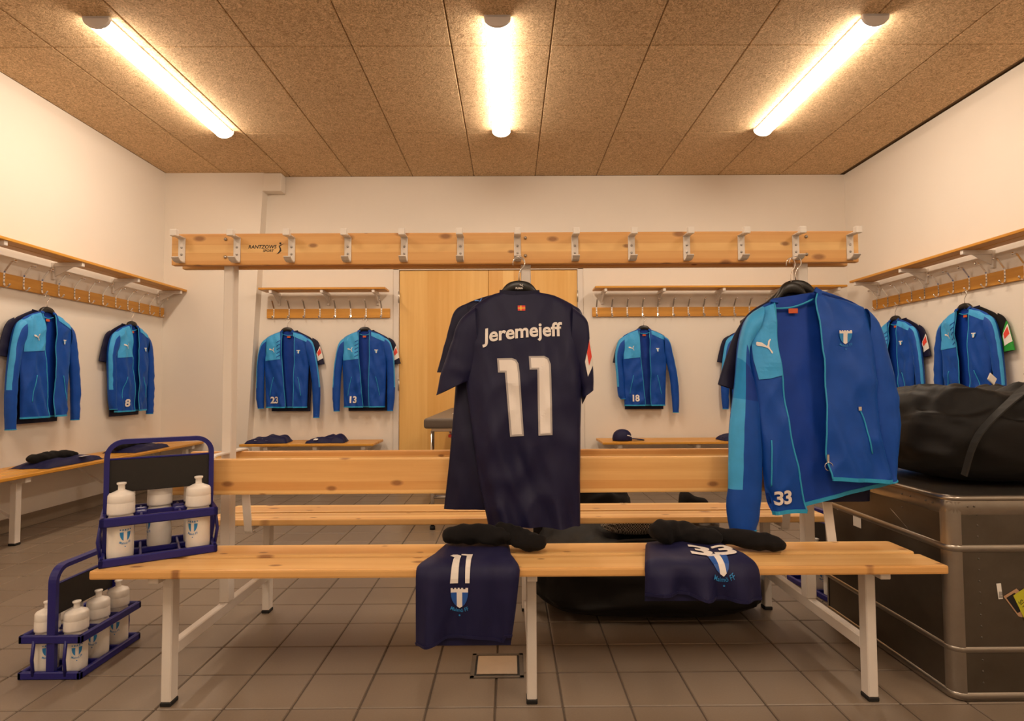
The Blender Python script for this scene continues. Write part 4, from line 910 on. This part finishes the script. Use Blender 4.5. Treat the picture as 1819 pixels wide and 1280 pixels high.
sticker('sticker_remains', 'tan', [(1.472, .307), (1.512, .330), (1.535, .31), (1.527, .245), (1.515, .248)], CY0 - .0012, None, 'torn tan label')
sticker('sticker_remains', 'bagstrap', [(1.480, .303), (1.505, .318), (1.53, .30), (1.52, .262), (1.512, .258)], CY0 - .0018, None, 'dark torn sticker')
sticker('lime_tag', 'lime', [(1.500, .310), (1.532, .330), (1.600, .240), (1.566, .213), (1.535, .232)], CY0 - .003, None, 'lime green tag with handwriting')
tg = text_bm('CHA', .022, .0); xf(tg, 1, 1, -.92, 1.547, .288); tg2 = xf(text_bm('SITES', .020, .0), 1, 1, -.92, 1.527, .274); bm_join(tg, tg2)
decal('handwriting', tg, lambda u, v: (u, CY0 - .0036, v), 'inkblack', case, None, None, True)
sticker('tape_strip', 'paper', [(CY0 + .25, .505), (CY0 + .27, .513), (CY0 + .19, .47), (CY0 + .175, .46)][::-1], None, CX0 - .0012, 'pale tape strip')
sticker('paper_sticker', 'paper', [(CY1 - .12, .455), (CY1 - .05, .462), (CY1 - .05, .445), (CY1 - .12, .436)], None, CX0 - .0012, 'small white sticker')
sticker('paper_sticker', 'paper', [(CY1 - .27, .44), (CY1 - .22, .44), (CY1 - .22, .40), (CY1 - .27, .40)], None, CX0 - .0012, 'small white sticker')

# ------------------------------------------------------------------ soft bags
def softbag(name, label, cx, cy, z0, lx, ly, lz, seed, mat='bag', pw=3.2, amp=.10, rz=0.0, parts=True, sag=None, cat='bag'):
    t = thing(name, label, cat, (cx, cy, z0), rz); nu, nv = 110, 52; rings = []
    sgn = lambda v, e: math.copysign(abs(v) ** e, v)
    for i in range(nv + 1):
        ph = -PI / 2 + PI * i / nv; ring = []
        for j in range(nu):
            th = 2 * PI * j / nu; e = 2 / pw
            x = sgn(math.cos(ph), e) * sgn(math.cos(th), e); y = sgn(math.cos(ph), e) * sgn(math.sin(th), e); z = sgn(math.sin(ph), e)
            P = Vector((x, y, z)); nn = noise.noise(P * 1.3 + Vector((seed, 0, 0))) + .55 * noise.noise(P * 2.9 + Vector((0, seed, 0)))
            rd = 1 - abs(noise.noise(P * 2.2 + Vector((seed * 2, 3, 1)))); rd2 = 1 - abs(noise.noise(P * 5.0 + Vector((seed, 7, seed)))); k = 1 + amp * (nn + .9 * (rd - .75) + .55 * (rd2 - .8))
            top = max(0, z); xx, yy = x * lx / 2 * (1 + (k - 1) * .5), y * ly / 2 * (1 + (k - 1) * .5); zz = (z * .5 + .5) * lz * (1 + (k - 1) * (.3 + 1.2 * top))
            if sag: zz *= sag(xx, yy)
            ring.append((xx, yy, max(zz, .0)))
        rings.append(ring)
    MB().loft(rings).build('bag_body', mat, t)
    return t
b = softbag('sports_bag', 'big crumpled black nylon bag lying on the aluminium case', 1.70, 2.09, .606, .68, .60, .330, 2.0, amp=.11)
MB().strip(crom([(-.28, -.29, .05), (-.24, -.305, .18), (-.10, -.29, .30), (.1, -.15, .350), (.2, .0, .36)], 20), .035, .004, (.3, .9, .2)).build('strap', 'bagstrap', b)
MB().box(-.019, .019, -.002, .002, -.014, .014, .002).build('paper_tag', 'paper', b, loc=(-.045, -.13, .352)).rotation_euler = (0, .6, .3)
b = softbag('sports_bag', 'flat black bag on the floor under the rear bench seat', .58, 2.66, 0, .94, .84, .265, 5.0, amp=.11, pw=3.8, sag=lambda x, y: .80 + .20 * math.cos(min(1.5, abs(x) * 1.9)))
MB().strip(crom([(-.2, -.2, .262), (-.1, -.22, .285), (.05, -.22, .29), (.18, -.2, .275)], 20), .03, .006, (0, 1, 0)).build('carry_strap', 'bagstrap', b)
softbag('sports_bag', 'taller black bag on the floor behind the bench', .30, 3.34, 0, .76, .46, .45, 7.0, amp=.12)
b = softbag('mesh_ball_bag', 'grey mesh bag lying on the flat black bag', .56, 2.66, .262, .30, .20, .12, 9.0, 'net', 2.4, .15)
softbag('grey_towel', 'grey cloth lying beside the mesh bag under the bench', .83, 2.66, .240, .24, .22, .12, 10.0, 'greycloth', 2.4, .2, cat='towel')
for k, (x, y, r) in enumerate(((1.40, 4.42, .3), (1.72, 4.40, 1.4))):
    t = thing('dark_boot', 'dark boot on the floor behind the bench, ' + ('upright one' if k == 0 else 'one lying farther right'), 'shoe', (x, y, 0), r)
    MB().loft([[(-.12 + .24 * q / 10, w1 * math.cos(a), .015 + max(0, h * (.5 + .5 * math.sin(a)))) for a in [2 * PI * j / 14 for j in range(14)]] for q, w1, h in ((0, .02, .06), (.6, .036, .11), (2, .04, .12), (3.5, .04, .10), (5, .04, .075), (7, .045, .06), (9, .04, .05), (9.8, .025, .035), (10, .008, .02))]).build('upper', 'black', t)
    MB().loft([[(-.125 + .25 * q / 10, -w1, 0), (-.125 + .25 * q / 10, w1, 0), (-.125 + .25 * q / 10, w1, .02), (-.125 + .25 * q / 10, -w1, .02)] for q, w1 in ((0, .025), (1, .038), (5, .038), (8, .045), (10, .018))], smooth=False).build('sole', 'bagstrap', t)

# ------------------------------------------------------------------ massage table
mt = thing('massage_table', 'grey padded massage table with chrome legs in front of the door', 'table', (-.22, 4.55, 0))
part('padded_top', MB().box(-.560, .10, 3.70, 5.40, .665, .732, .022, 4), 'grey', mt)
part('top_frame', MB().box(-.52, .06, 3.78, 5.32, .640, .666, .004), 'steel', mt)
for x in (-.515, .055):
    for y in (3.80, 5.28):
        part('leg', MB().tube([(x, y, .02), (x, y, .645)], .0125, 12), 'chrome', mt); part('rubber_foot', MB().lathe([(.018, 0), (.018, .022)], 12, (x, y, 0)), 'bagstrap', mt)
for y in (3.80, 5.28): part('crossbar', MB().tube([(-.515, y, .21), (.055, y, .21)], .011, 10), 'chrome', mt)
part('side_bar', MB().tube([(-.40, 3.80, .65), (-.40, 4.7, .25)], .009, 8), 'chrome', mt); part('clip', MB().box(-.41, -.39, 3.79, 3.83, .60, .62, .003), 'red', mt)
tag(MB().box(-.07, .07, -.1, .1, 0, .0015).build('paper_sheet', 'paper', loc=(-.36, 4.35, .7325)), 'white paper sheet lying on the massage table', 'paper')
